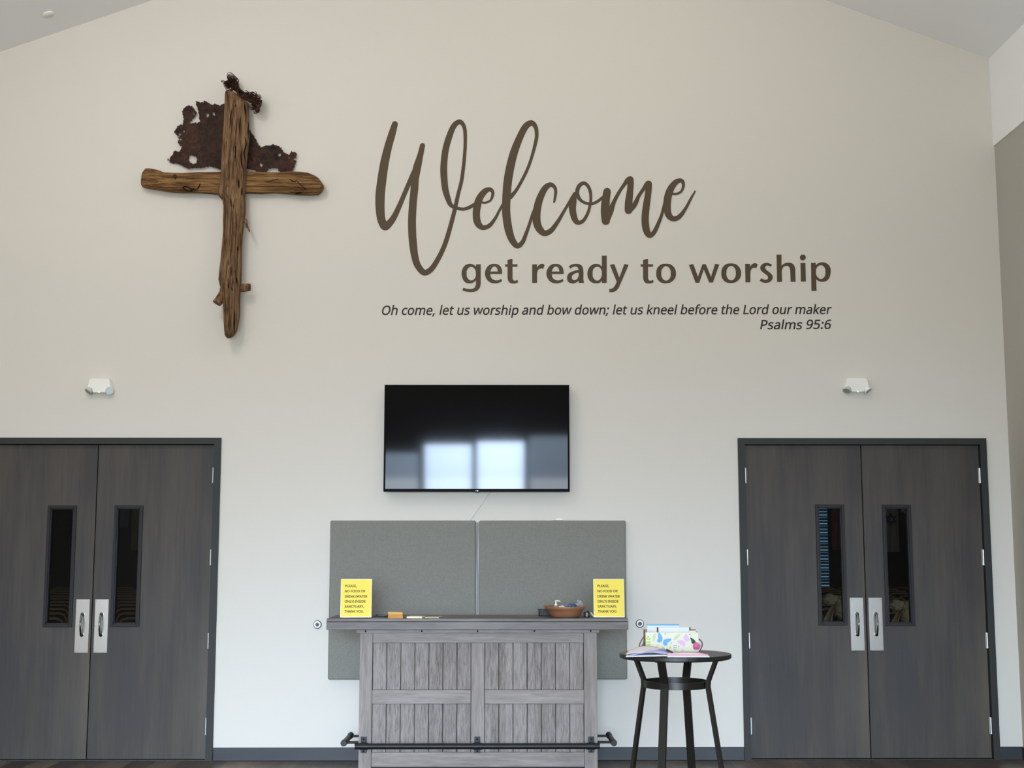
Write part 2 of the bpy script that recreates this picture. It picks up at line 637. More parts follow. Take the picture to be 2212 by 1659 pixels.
m.build('wall_right', m=M_WALL_SHADED, kind='structure', label='greige side wall at the right edge, shade painted into its colour', category='wall')
m = MB()
m.box(XB, XR + .3, YB, 0, ZBULK, ZR + .1)
m.build('trim_1', m=M_CEIL, kind='structure', label='white bulkhead above the darkened right side wall', category='bulkhead')
m = MB()
m.box(XL - .2, XL, YB, 0, -.05, ZL + .1)
m.build('wall_left', m=M_WALL, kind='structure', label='greige left side wall outside the frame', category='wall')
m = MB()
m.box(XL - .2, XR + .2, YB - .5, .16, -.06, 0)
m.build('floor', m=M_FLOOR, kind='structure', label='dark brown wood plank floor', category='floor')
# glazed entrance wall behind the camera (its reflection shows in the screen)
WX0, WX1 = -4.65, 3.5
m = MB()
m.box(XL - .2, WX0, YB - .2, YB, -.05, 7.1).box(WX1, XR + .3, YB - .2, YB, -.05, 7.1)
m.prism([(WX0, 3.15), (WX1, 3.75), (WX1, 7.1), (WX0, 7.1)], YB - .2, YB)
m.build('wall_near', m=M_WALL, kind='structure', label='entrance wall behind the camera around tall glazing', category='wall')
m = MB()
for x in (-4.62, -3.56, -2.48, -1.42, -.49, .43, 1.47, 2.52, 3.47):
    m.box(x - .06, x + .06, YB - .1, YB + .02, 0, 3.15 + (x - WX0) * .0736)
m.box(WX0, WX1, YB - .1, YB + .02, 0, .08)
m.build('window_1', m=M_ALU, kind='structure', label='dark mullions of the glazed entrance wall behind the camera', category='window')

ZB = PZ(1614)
for i, (a, b, lab) in enumerate([(LF1, RF0, 'slate grey baseboard between the two double doors'), (RF1, XR, 'short slate grey baseboard right of the right doors'),
                                 (XL, LF0, 'slate grey baseboard left of the left doors')]):
    m = MB()
    m.box(a + .002, b - .002, -.012, 0, 0, ZB, .003)
    m.build(['baseboard_far', 'baseboard_corner', 'baseboard_left'][i], m=M_BASE, kind='structure', label=lab, category='baseboard')
m = MB()
m.box(XR - .012, XR, YB + .1, -.013, 0, ZB, .003)
m.build('baseboard_right', m=M_BASE, kind='structure', label='dark baseboard along the darkened right wall', category='baseboard')


# ------------------------------------------------------------------ double doors
def door_frame(n, x0, x1, i0, i1, lab):
    m = MB()
    y0, y1 = -.022, .15
    m.prism([(x0, 0), (i0, 0), (i0, ZTOP), (i1, ZTOP), (i1, 0), (x1, 0), (x1, ZFR), (x0, ZFR)], y0, y1)
    o = m.build('trim_%d' % n, m=M_FRAME, kind='structure', label=lab, category='door frame')
    g = MB()
    g.box(i0, i1, .075, .09, 0.0, .012).box(i0, i0 + .012, .06, .09, 0, ZTOP).box(i1 - .012, i1, .06, .09, 0, ZTOP).box(i0, i1, .06, .09, ZTOP - .012, ZTOP)
    g.build('door_stop_strip', o, M_GAP)
    m = MB()
    m.box(i0 + .001, i1 - .001, -.01, .1, 0, .008)
    m.build('threshold', o, M_FRAME)
    return o


door_frame(2, LF0, LF1, LD0, LD1, 'dark steel frame around the left double doors')
door_frame(3, RF0, RF1, RD0, RD1, 'dark steel frame around the right double doors')
HZ = [(1010.4, 1043.4), (1187, 1221), (1367, 1401), (1550.5, 1587)]


def door_leaf(n, x0, x1, lite, plate, hinge_side, lab):
    """lite, plate: pixel quads (x left, x right at mid height, y top, y bottom)"""
    g = .004
    z0, z1 = .012, ZTOP - .006
    yf, yb = .012, .056
    a0, a1 = PX(lite[0], 0, 1220), PX(lite[1], 0, 1220)
    b1, b0 = PZ(lite[2]), PZ(lite[3])
    t = .022
    h0, h1, k0, k1 = a0 + t, a1 - t, b0 + t, b1 - t
    root = thing('door_%d' % n, ((x0 + x1) / 2, .03, z0), lab, 'door', 'double door leaves', 'structure')
    m = MB()
    m.box(x0 + g, h0, yf, yb, z0, z1).box(h1, x1 - g, yf, yb, z0, z1).box(h0, h1, yf, yb, z0, k0).box(h0, h1, yf, yb, k1, z1)
    m.build('door_panel', root, M_DOOR)
    f = MB()
    for (p, q, r, s_) in ((a0, h0, b0, b1), (h1, a1, b0, b1), (h0, h1, b0, k0), (h0, h1, k1, b1)):
        f.box(p, q, yf - .012, yf + .012, r, s_, .002)
    for (p, q, r, s_) in ((h0, h0 + .008, k0, k1), (h1 - .008, h1, k0, k1), (h0, h1, k0, k0 + .008), (h0, h1, k1 - .008, k1)):
        f.box(p, q, yf - .004, yb, r, s_)
    fo = f.build('vision_frame', root, M_LITEF)
    p = MB()
    p.box(h0 + .008, h1 - .008, .03, .036, k0 + .008, k1 - .008)
    p.build('glass_pane', fo, M_GLASS)
    c0, c1 = PX(plate[0], 0, 1350), PX(plate[1], 0, 1350)
    d1, d0 = PZ(plate[2]), PZ(plate[3])
    q = MB()
    q.box(c0, c1, yf - .0025, yf, d0, d1, .001)
    for sx in (.1, .9):
        for sz in (.03, .5, .97):
            q.lathe([(.0035, 0), (.003, -.0015), (.0001, -.002)], (c0 + (c1 - c0) * sx, yf - .0025, d0 + (d1 - d0) * sz), 10, 'y')
    pl = q.build('pull_plate', root, M_STEEL)
    xc = (c0 + c1) / 2
    zc = PZ(1349)
    hh = .078
    r = MB()
    path = [(xc, yf, zc - hh), (xc, yf - .022, zc - hh)] + [(xc, yf - .022 - .026 * math.sin(math.pi * k / 12), zc - hh + 2 * hh * k / 12) for k in range(1, 12)] + [(xc, yf - .022, zc + hh), (xc, yf, zc + hh)]
    r.tube(path, [.011, .009] + [.0075] * 11 + [.009, .011], 12)
    for s_ in (-1, 1):
        r.lathe([(.0001, -.004), (.014, -.004), (.014, 0)], (xc, yf - .0025, zc + s_ * hh), 16, 'y')
    r.build('pull_handle', pl, M_CHROME)
    hx = x0 + g if hinge_side < 0 else x1 - g
    for (ya, yb_) in HZ:
        za, zb = PZ(yb_), PZ(ya)
        e = MB()
        for k in range(5):
            u0, u1 = za + (zb - za) * k / 5, za + (zb - za) * (k + 1) / 5
            e.lathe([(.0075, u0 + .0006), (.0075, u1 - .0006)], (hx, yf - .010, 0), 16)
        e.box(hx - .009, hx + .009, yf - .004, yf - .001, za, zb)
        e.build('hinge', root, M_HINGE)
    return root


door_leaf(1, LD0, LDS, (97.3, 160.4, 1091.9, 1354.3), (161.8, 191.2, 1294.5, 1410), -1, 'dark grey wood door leaf at the left edge of the photo')
door_leaf(2, LDS, LD1, (242.4, 304.7, 1091.5, 1353.5), (203.1, 232.3, 1294.5, 1410), 1, 'dark grey wood door leaf with hinges beside the wall, right leaf of left doors')
door_leaf(3, RD0, RDS, (1765, 1827.4, 1089.4, 1351.4), (1838.1, 1867.1, 1291.4, 1406.2), -1, 'dark grey wood door leaf nearest the round black table, blinds behind its glass')
door_leaf(4, RDS, RD1, (1910, 1972.7, 1090, 1352.7), (1878.6, 1907.8, 1291.4, 1406.2), 1, 'dark grey wood door leaf nearest the right wall, star flag behind its glass')

# ------------------------------------------------------------------ wall lettering
CO = {'A': (810, 240), 'B': (810, 420), 'C': (1000, 240), 'D': (1000, 380), 'E': (1150, 360), 'F': (1320, 360)}
Q = 8.295
STROKES = [
    # W
    [('A', 357, 234, 106), ('A', 302, 420, 130), ('A', 237, 640, 140), ('A', 165, 960, 155), ('A', 115, 1300, 165), ('B', 94, 0, 168), ('B', 90, 200, 163),
     ('B', 102, 380, 152), ('B', 130, 495, 146), ('B', 183, 572, 148), ('B', 262, 515, 124), ('B', 345, 400, 105), ('B', 440, 200, 90), ('B', 525, 0, 82), ('A', 610, 1290, 80), ('A', 690, 1080, 60)],
    [('A', 852, 620, 93), ('A', 810, 800, 108), ('A', 758, 1000, 142), ('A', 718, 1200, 142), ('A', 706, 1400, 138), ('A', 684, 1600, 137), ('B', 677, 200, 138), ('B', 664, 450, 142),
     ('B', 668, 700, 142), ('B', 684, 900, 140), ('B', 712, 1100, 128), ('B', 762, 1265, 120), ('B', 876, 1398, 108), ('B', 1003, 1345, 98), ('B', 1130, 1158, 90),
     ('B', 1243, 920, 84), ('B', 1330, 650, 80), ('B', 1423, 300, 74), ('B', 1490, 0, 67), ('A', 1556, 1220, 66), ('A', 1605, 800, 60), ('A', 1618, 500, 62), ('A', 1600, 290, 68),
     ('A', 1520, 194, 86), ('A', 1412, 270, 98), ('A', 1327, 470, 112), ('A', 1264, 700, 116), ('A', 1235, 950, 120), ('A', 1235, 1150, 122), ('A', 1260, 1400, 114), ('A', 1316, 1590, 96),
     ('B', 1358, 188, 76), ('B', 1450, 240, 60), ('B', 1590, 263, 57), ('D', 140, 552, 62), ('D', 225, 490, 50)],
    # e
    [('D', 330, 470, 40), ('D', 400, 481, 38), ('D', 492, 440, 42), ('D', 535, 335, 54), ('D', 520, 265, 64), ('D', 470, 243, 77), ('D', 390, 280, 104), ('D', 302, 395, 124), ('D', 258, 530, 135),
     ('D', 240, 680, 130), ('D', 251, 800, 130), ('D', 292, 885, 112), ('D', 368, 928, 86), ('D', 475, 890, 74), ('D', 573, 770, 56), ('D', 640, 645, 46), ('D', 700, 535, 46), ('D', 740, 460, 36)],
    # l
    [('C', 845, 1545, 80), ('C', 945, 1432, 60), ('C', 1050, 1255, 55), ('C', 1160, 1030, 54), ('C', 1240, 800, 55), ('C', 1300, 570, 63), ('C', 1322, 430, 65), ('C', 1303, 290, 74), ('C', 1228, 214, 98),
     ('C', 1122, 280, 116), ('C', 1015, 480, 126), ('C', 915, 740, 142), ('C', 848, 1000, 150), ('C', 805, 1250, 152), ('C', 786, 1450, 150), ('D', 775, 500, 148), ('D', 775, 650, 146), ('D', 790, 800, 146),
     ('D', 823, 980, 140), ('D', 877, 1140, 122), ('D', 972, 1254, 96), ('D', 1065, 1190, 78), ('D', 1130, 1040, 66), ('D', 1187, 880, 56), ('D', 1235, 720, 50), ('D', 1268, 620, 40)],
    # c
    [('E', 390, 636, 36), ('E', 405, 560, 48), ('E', 418, 450, 54), ('E', 398, 370, 62), ('E', 325, 323, 82), ('E', 228, 388, 110), ('E', 138, 560, 126), ('E', 88, 740, 138), ('E', 72, 900, 144),
     ('E', 87, 1030, 140), ('E', 138, 1132, 126), ('E', 220, 1194, 102), ('E', 335, 1145, 90), ('E', 453, 990, 68), ('E', 560, 810, 54), ('E', 650, 655, 48), ('E', 700, 560, 40)],
    # o
    [('E', 760, 490, 70), ('E', 724, 620, 136), ('E', 718, 760, 124), ('E', 745, 900, 112), ('E', 785, 980, 96), ('E', 843, 1003, 74), ('E', 918, 962, 62), ('E', 990, 840, 54), ('E', 1031, 700, 50),
     ('E', 1047, 560, 50), ('E', 1032, 430, 56), ('E', 985, 335, 58), ('E', 915, 295, 62), ('E', 840, 345, 72), ('E', 803, 440, 72), ('E', 820, 540, 66), ('E', 884, 618, 50), ('E', 980, 660, 48),
     ('E', 1080, 663, 48), ('E', 1180, 615, 50), ('E', 1250, 555, 46)],
    # m
    [('E', 1338, 448, 134), ('E', 1315, 600, 145), ('E', 1303, 800, 156), ('E', 1315, 972, 146)],
    [('E', 1345, 950, 90), ('E', 1402, 790, 105), ('E', 1458, 640, 74), ('E', 1552, 460, 58), ('F', 240, 315, 64), ('F', 295, 245, 90), ('F', 338, 238, 126)],
    [('F', 338, 240, 134), ('F', 348, 330, 112), ('F', 332, 500, 120), ('F', 314, 650, 134), ('F', 312, 782, 138)],
    [('F', 335, 790, 80), ('F', 425, 675, 88), ('F', 497, 525, 62), ('F', 580, 402, 66), ('F', 632, 330, 88), ('F', 668, 318, 126)],
    [('F', 668, 316, 128), ('F', 670, 430, 112), ('F', 643, 620, 120), ('F', 619, 800, 128), ('F', 609, 950, 130), ('F', 620, 1080, 128), ('F', 648, 1180, 116), ('F', 698, 1232, 92),
     ('F', 772, 1172, 78), ('F', 850, 1010, 66), ('F', 907, 860, 54), ('F', 945, 700, 46), ('F', 965, 610, 40)],
    # e
    [('F', 1085, 485, 36), ('F', 1110, 489, 36), ('F', 1180, 487, 40), ('F', 1260, 440, 42), ('F', 1294, 345, 52), ('F', 1280, 268, 62), ('F', 1228, 250, 76), ('F', 1148, 290, 100), ('F', 1067, 400, 122),
     ('F', 1018, 540, 134), ('F', 1003, 690, 132), ('F', 1012, 810, 124), ('F', 1050, 895, 108), ('F', 1130, 938, 88), ('F', 1235, 885, 78), ('F', 1340, 740, 54), ('F', 1430, 570, 42), ('F', 1505, 441, 26)],
]
m = MB()
for si, st in enumerate(STROKES):
    pts = [(CO[c][0] + x / Q, CO[c][1] + y / Q, w / Q) for c, x, y, w in st]
    pts = crom(pts, 8)
    yy = -.002 - .00025 * si
    L_, R_ = [], []
    n = len(pts)

    def off(i, a, hw):
        p = pts[i]
        return P(p[0] + math.cos(a) * hw, p[1] + math.sin(a) * hw, 0)
    rows = []
    for i in range(n):
        q0, q1 = pts[max(i - 1, 0)], pts[min(i + 1, n - 1)]
        a = math.atan2(q1[1] - q0[1], q1[0] - q0[0]) + math.pi / 2
        rows.append((off(i, a, pts[i][2] / 2), off(i, a + math.pi, pts[i][2] / 2), a))
    V = [[m.bm.verts.new((v.x, yy - .0008 * i_ / n, v.z)) for v in r[:2]] for i_, r in enumerate(rows)]
    K = [[m.bm.verts.new((v.x, 0, v.z)) for v in r[:2]] for r in rows]
    for i in range(n - 1):
        m.face([V[i][0], V[i + 1][0], V[i + 1][1], V[i][1]])
        m.face([V[i][0], V[i + 1][0], K[i + 1][0], K[i][0]])
        m.face([V[i][1], V[i + 1][1], K[i + 1][1], K[i][1]])
    for i, sg in ((0, 1), (n - 1, -1)):
        a = rows[i][2]
        arc = [V[i][0]] + [m.bm.verts.new(Vector((v.x, yy, v.z))) for v in
                           (off(i, a + sg * math.pi * k / 10, pts[i][2] / 2) for k in range(1, 10))] + [V[i][1]]
        m.face(arc)
m.build('wall_lettering', m=M_VINYL, label='large brown script word Welcome on the gable wall', category='wall lettering')

S1 = dict(  # "get ready", crop origin (980,530), scale 5.267
    get=[
        [[(255, 216, 1), (308, 216, 1), (308, 430, 1), (298, 478), (270, 513), (235, 527), (185, 531), (135, 524), (100, 513, 1), (110, 482, 1), (150, 494), (190, 497), (230, 487), (250, 455), (253, 398, 1), (225, 422), (180, 432), (135, 422), (105, 385), (90, 322), (100, 270), (130, 228), (175, 211), (215, 216), (255, 240, 1)],
         [(200, 244), (240, 270), (252, 322), (243, 372), (200, 400), (160, 375), (147, 322), (158, 270)]],
        [[(552, 326, 1), (415, 326, 1), (425, 365), (450, 390), (490, 399), (520, 393), (540, 381, 1), (551, 407, 1), (515, 425), (470, 432), (410, 418), (370, 375), (356, 318), (372, 262), (410, 222), (465, 211), (515, 225), (545, 265)],
         [(417, 298, 1), (503, 298, 1), (492, 258), (463, 240), (435, 258)]],
        [[(613, 166, 1), (669, 154, 1), (669, 216, 1), (726, 216, 1), (726, 243, 1), (669, 243, 1), (669, 370, 1), (678, 395), (695, 403), (712, 399), (725, 393, 1), (734, 419, 1), (710, 430), (680, 434), (640, 425), (618, 395), (613, 350, 1), (613, 243, 1), (585, 243, 1), (585, 216, 1), (613, 216, 1)]]],
    ready=[
        [[(893, 217, 1), (948, 217, 1), (948, 252, 1), (970, 225), (1000, 211), (1020, 214), (1035, 225, 1), (1017, 268, 1), (1000, 262), (975, 268), (955, 292), (948, 330, 1), (948, 427, 1), (893, 427, 1)]],
        [[(1310, 237, 1), (1345, 218), (1390, 211), (1435, 217), (1465, 245), (1475, 290), (1475, 385, 1), (1482, 427, 1), (1424, 427, 1), (1420, 403, 1), (1390, 425), (1345, 433), (1305, 415), (1290, 370), (1305, 325), (1345, 300), (1422, 279, 1), (1410, 252), (1385, 241), (1355, 247), (1327, 266, 1)],
         [(1421, 309, 1), (1370, 325), (1345, 355), (1352, 388), (1380, 396), (1408, 378), (1421, 345)]],
        [[(1686, 118, 1), (1741, 118, 1), (1741, 427, 1), (1686, 427, 1), (1686, 402, 1), (1660, 425), (1620, 432), (1570, 420), (1533, 380), (1521, 325), (1535, 265), (1570, 225), (1620, 211), (1660, 221), (1686, 243, 1)],
         [(1634, 243), (1672, 265), (1686, 322), (1672, 375), (1634, 402), (1595, 380), (1580, 322), (1593, 265)]],
        [[(1777, 221, 1), (1828, 214, 1), (1884, 367, 1), (1941, 214, 1), (1990, 221, 1), (1905, 420, 1), (1860, 505), (1820, 530), (1770, 533, 1), (1770, 497, 1), (1800, 493), (1830, 465), (1855, 415, 1)]]])
O_ = [[(338, 195), (410, 220), (443, 297), (412, 375), (338, 403), (262, 378), (233, 300), (262, 220)], [(338, 221), (375, 245), (388, 298), (375, 352), (338, 375), (300, 352), (287, 298), (300, 245)]]
S2 = dict(  # "to worship", crop origin (1370,530), scale 4.916
    to=[O_],
    worship=[
        [[(581, 208, 1), (627, 199, 1), (677, 335, 1), (724, 201, 1), (760, 201, 1), (815, 335, 1), (858, 197, 1), (903, 204, 1), (835, 394, 1), (796, 394, 1), (738, 255, 1), (690, 397, 1), (651, 397, 1)]],
        [[(x + 691, y - 3) for x, y in c] for c in O_],
        [[(1177, 197, 1), (1229, 197, 1), (1229, 228, 1), (1250, 203), (1275, 190), (1295, 192), (1311, 205, 1), (1295, 242, 1), (1275, 237), (1250, 247), (1236, 275), (1233, 310, 1), (1233, 392, 1), (1181, 392, 1)]],
        [[(1464, 206, 1), (1448, 227, 1), (1430, 218), (1405, 215), (1390, 235), (1400, 258), (1440, 290), (1468, 325), (1465, 360), (1440, 388), (1400, 398), (1365, 393), (1332, 376, 1), (1348, 349, 1), (1375, 363), (1400, 367), (1420, 350), (1415, 325), (1385, 300), (1350, 270), (1338, 240), (1350, 210), (1380, 190), (1420, 188)]],
        [[(1511, 99, 1), (1563, 99, 1), (1563, 217, 1), (1590, 195), (1630, 185), (1680, 195), (1707, 240), (1710, 290, 1), (1713, 387, 1), (1661, 387, 1), (1657, 270, 1), (1640, 225), (1610, 218), (1580, 235), (1566, 275, 1), (1569, 388, 1), (1517, 388, 1)]],
        [[(1765, 188, 1), (1817, 188, 1), (1822, 384, 1), (1770, 385, 1)]],
        [[(1790 + 31 * math.cos(k * math.pi / 4), 129 + 31 * math.sin(k * math.pi / 4)) for k in range(8)]],
        [[(1877, 188, 1), (1926, 187, 1), (1927, 212, 1), (1955, 190), (2000, 181), (2050, 197), (2080, 235), (2085, 285), (2070, 345), (2040, 377), (1990, 386), (1955, 378), (1931, 358, 1), (1935, 483, 1), (1882, 483, 1)],
         [(1980, 210), (2015, 228), (2030, 280), (2018, 335), (1980, 358), (1940, 330), (1928, 285), (1942, 232)]]])
S1['ready'].insert(1, [[(p[0] + 699,) + p[1:] for p in c] for c in S1['get'][1]])
tl = thing('wall_lettering', P(1400, 611, 0), 'bold brown line of lettering reading get ready to worship', 'wall lettering')


def glyph_word(m, glyphs, ox, oy, sc):
    for g in glyphs:
        cs = []
        for c in g:
            cc = []
            for p in c:
                w = P(ox + p[0] / sc, oy + p[1] / sc, 0)
                cc.append((w.x, w.z) + tuple(p[2:]))
            cs.append(cc)
        b2 = curve_fill(cs, .0015)
        m.merge(b2, Matrix.Translation((0, -.0015, 0)) @ WALLM)


for wd, gl in S1.items():
    m = MB()
    glyph_word(m, gl, 980, 530, 5.267)
    m.build('word', tl, M_VINYL)
for wd, gl in S2.items():
    m = MB()
    if wd == 'to':
        glyph_word(m, [S1['get'][2]], 980 + 292.7, 530, 5.267)
    glyph_word(m, gl, 1370, 530, 4.916)
    m.build('word', tl, M_VINYL)


def verse(line, x0, x1, yb0, yb1, cap, lab):
    """line of italic words fitted between two points of the wall"""
    a, b = P(x0, yb0, 0), P(x1, yb1, 0)
    hb = text_bm('L', F_HUM, 1.0)
    size = (P(x0, yb0 - cap, 0).z - a.z) / max(v.co.y for v in hb.verts)
    hb.free()
    full = text_bm(line, F_HUM, size, .2, .011 * size)
    f0, f1 = xr(full)
    full.free()
    k = (b.x - a.x) / (f1 - f0)
    root = thing('wall_lettering', a, lab, 'wall lettering')
    ws = line.split(' ')
    for i, w in enumerate(ws):
        pre = text_bm(' '.join(ws[:i + 1]), F_HUM, size, .2, .011 * size)
        e = xr(pre)[1]
        pre.free()
        b2 = text_bm(w, F_HUM, size, .2, .011 * size)
        q0, q1 = xr(b2)
        sx = a.x + (e - (q1 - q0) - f0) * k
        zz = a.z + (b.z - a.z) * (sx - a.x) / (b.x - a.x)
        m = MB()
        m.merge(b2, Matrix.Translation((sx, -.001, zz)) @ WALLM @ Matrix.Diagonal((k, 1, 1, 1)) @ Matrix.Translation((-q0, 0, 0)))
        m.build('word', root, M_VINYL2)


verse('Oh come, let us worship and bow down; let us kneel before the Lord our maker', 825, 1797, 680, 678, 19.4, 'thin dark italic verse line beginning Oh come, let us worship')
verse('Psalms 95:6', 1642, 1796, 711, 710, 19.4, 'short dark italic reference Psalms 95:6 under the verse')

# ------------------------------------------------------------------ driftwood cross
random.seed(4)


def c1(x, y):
    return (290 + x / 5.027, 150 + y / 5.027)


def c2(x, y):
    return (400 + x / 5.184, 430 + y / 5.184)


def lerp_tab(tab, t):
    for a, b in zip(tab, tab[1:]):
        if a[0] <= t <= b[0]:
            f = (t - a[0]) / (b[0] - a[0])
            return tuple(u + (v - u) * f for u, v in zip(a[1:], b[1:]))
    return tab[-1][1:] if t > tab[-1][0] else tab[0][1:]


cross = thing('driftwood_cross', P(510, 735, -.05), 'rustic driftwood cross with rusted metal scraps hung on the gable wall', 'cross')


def limb(name, tab, vertical, yc, depth, material, ns, seed):
    """irregular weathered log from a table of edge pixels; front face rounded and grooved"""
    m = MB()
    t0, t1 = tab[0][0], tab[-1][0]
    na = 84
    rings = []
    for i in range(ns + 1):
        t = t0 + (t1 - t0) * i / ns
        a, b = lerp_tab(tab, t)
        if vertical:
            A, B = P(a, t, 0), P(b, t, 0)
            A.y = B.y = 0
        else:
            A, B = P(t, a, 0), P(t, b, 0)
        ctr = (A + B) / 2
        hw = (B - A).length / 2
        u = (B - A).normalized() if hw > 1e-6 else Vector((1, 0, 0) if vertical else (0, 0, -1))
        end = min(1, min(i, ns - i) / (ns * .018) + .35)
        ring = []
        for k in range(na):
            th = 2 * math.pi * k / na
            cx, sx = math.cos(th), math.sin(th)
            sgx = math.copysign(abs(cx) ** .75, cx)
            sgy = math.copysign(abs(sx) ** .75, sx)
            s_along = (t - t0) * .0036
            g = noise.noise(Vector((th * 4.2 + seed, s_along * 1.3, seed)))
            g2 = noise.noise(Vector((th * 11 + seed, s_along * 3.2, seed + 5)))
            g3 = noise.noise(Vector((th * 3 + seed, s_along * 9, seed + 9)))
            g4 = abs(noise.noise(Vector((th * 7.5 + .35 * g3 + seed * 3, s_along * 1.1, seed + 21))))
            g5 = abs(noise.noise(Vector((th * 16 + .3 * g3 + seed * 5, s_along * 2.2, seed + 31))))
            dd = 1 + .10 * g + .05 * g2 + .03 * g3 - .22 * max(0, .16 - g4) / .16 - .10 * max(0, .14 - g5) / .14
            edge = 1 + .02 * g2 + .02 * g3
            if g2 < -.28:
                dd -= .16 * min(1, (-.28 - g2) * 6)
            p = ctr + u * (sgx * hw * edge) + Vector((0, sgy * depth * end * dd, 0))
            p.y += yc
            ring.append(m.bm.verts.new(p))
        rings.append(ring)
    for a, b in zip(rings, rings[1:]):
        for k in range(na):
            m.face([a[k], a[(k + 1) % na], b[(k + 1) % na], b[k]], True)
    m.face(rings[0]); m.face(rings[-1])
    return m


VT = [(284, 1040, 1085), (295, 1028, 1098), (350, 1020, 1180), (420, 1015, 1270), (600, 1008, 1275), (800, 990, 1280), (1000, 982, 1262), (1100, 978, 1250), (1250, 968, 1242), (1340, 950, 1237), (1385, 940, 1233), (1425, 960, 1230)]
V2 = [(60, 457, 702), (130, 467, 704), (200, 465, 706), (270, 461, 692), (400, 462, 680), (550, 450, 668), (700, 437, 665), (830, 418, 660), (940, 411, 658), (1050, 438, 650), (1150, 456, 645), (1300, 465, 642), (1400, 470, 630), (1500, 476, 608), (1560, 485, 565), (1582, 503, 538)]
tab = [(c1(0, y)[1], c1(a, 0)[0], c1(b, 0)[0]) for y, a, b in VT] + [(c2(0, y)[1], c2(a, 0)[0], c2(b, 0)[0]) for y, a, b in V2]
up = limb('upright', tab, True, -.115, .062, M_DRIFT, 260, 1.7).build('upright', cross, M_DRIFT)
HT = [(100, 1215, 1280), (112, 1150, 1298), (150, 1101, 1310), (200, 1103, 1320), (260, 1112, 1326), (350, 1145, 1345), (450, 1150, 1355), (550, 1150, 1362), (700, 1142, 1362), (850, 1140, 1370), (930, 1137, 1382), (1100, 1137, 1370), (1250, 1135, 1365), (1400, 1140, 1370), (1550, 1142, 1362), (1700, 1133, 1375), (1800, 1138, 1385), (1900, 1150, 1388), (1975, 1180, 1386), (2010, 1205, 1383), (2045, 1250, 1352), (2067, 1285, 1318)]
tab = [(c1(x, 0)[0], c1(0, a)[1], c1(0, b)[1]) for x, a, b in HT]
bm_ = limb('crossbeam', tab, False, -.058, .05, M_DRIFTH, 200, 6.3).build('crossbeam', cross, M_DRIFTH)
# long dark splits and knots in the weathered wood
def split(path, rr, parent, name='split'):
    m = MB()
    m.tube(path, rr, 6)
    m.build(name, parent, M_CRACK)


for pts, y in [([(1098, 335), (1104, 380), (1095, 410)], 0), ([(1158, 495), (1150, 560), (1146, 640), (1150, 725)], 0), ([(1246, 560), (1238, 630), (1236, 700), (1240, 760)], 0), ([(1098, 690), (1092, 760), (1100, 850), (1098, 930), (1108, 1010), (1116, 1085)], 0),
               ([(1175, 800), (1168, 870), (1160, 950), (1172, 1060), (1192, 1090)], 0), ([(1192, 350), (1200, 430), (1208, 500)], 0), ([(1060, 420), (1046, 520), (1050, 640)], 0), ([(1190, 720), (1215, 800), (1196, 900), (1205, 1010)], 0), ([(1010, 1120), (1008, 1200), (1020, 1280)], 0), ([(1170, 1280), (1166, 1370)], 0), ([(1130, 1190), (1136, 1290)], 0), ([(1046, 1400), (1052, 1500)], 0)]:
    pp = crom([c1(*p) for p in pts], 5)
    n = len(pp)
    path = [P(p[0], p[1], -.172) for p in pp]
    split(path, [.0005 + .0046 * math.sin(math.pi * (i + .5) / n) ** 1.6 for i in range(n)], up)
for pts in [[(512, 715), (508, 800), (508, 860)], [(575, 870), (578, 950)], [(590, 530), (586, 580)], [(490, 900), (485, 980), (478, 1020)], [(548, 1160), (550, 1280), (546, 1400), (548, 1520)], [(520, 985), (526, 1030)]]:
    pp = crom([c2(*p) for p in pts], 5)
    n = len(pp)
    split([P(p[0], p[1], -.171) for p in pp], [.0005 + .0044 * math.sin(math.pi * (i + .5) / n) ** 1.6 for i in range(n)], up)
split([P(*c1(x, y), -.107) for x, y in crom([(520, 1282), (560, 1270), (590, 1285), (640, 1300), (690, 1290), (715, 1240)], 5)], .0035, bm_)
split([P(*c1(x, y), -.107) for x, y in crom([(530, 1285), (570, 1315), (610, 1318), (650, 1290)], 5)], .0045, bm_)
split([P(*c1(x, y), -.107) for x, y in crom([(1690, 1190), (1720, 1215), (1755, 1215)], 5)], [.004] * 10 + [.008], bm_)
split([P(*c1(x, y), -.107) for x, y in crom([(1755, 1200), (1800, 1245), (1860, 1300)], 5)], .003, bm_)
split([P(*c1(x, y), -.107) for x, y in crom([(1700, 1335), (1760, 1345), (1820, 1338)], 5)], [.002] * 5 + [.006] * 5 + [.002], bm_)
split([P(*c1(x, y), -.107) for x, y in crom([(1440, 1225), (1500, 1205), (1570, 1190)], 5)], .0025, bm_)


def stub(path, r, name):
    m = MB()
    pp = crom([P(x, y, Y) for x, y, Y in path], 5)
    n = len(pp)
    rr = [r[0] + (r[1] - r[0]) * i / (n - 1) for i in range(n)]
    m.tube(pp, rr, 14)
    for v in m.bm.verts:
        v.co += Vector((1, 0, 1)) * (.006 * noise.noise(v.co * 40))
    return m.build(name, cross, M_DRIFT)


stub([(*c2(455, 950), -.10), (*c2(430, 1060), -.12), (*c2(352, 1168), -.15)], (.040, .034), 'branch_stub')
stub([(*c2(620, 1000), -.10), (*c2(670, 990), -.11), (*c2(722, 992), -.12)], (.032, .029), 'branch_stub')
stub([(*c2(670, 235), -.12), (*c2(695, 300), -.15), (*c2(720, 362), -.16)], (.014, .007), 'twig')
m = MB()
nx, nz = c1(440, 1160)
m.tube([P(*c1(447, 1215), -.10), P(*c1(447, 1165), -.115)], .005, 8)
m.tube([P(*c1(440 + 16 * math.cos(k * .63), 1160 + 16 * math.sin(k * .63)), -.117) for k in range(10)], .0035, 8, closed=True)
m.build('eye_hook', cross, M_WIRE)

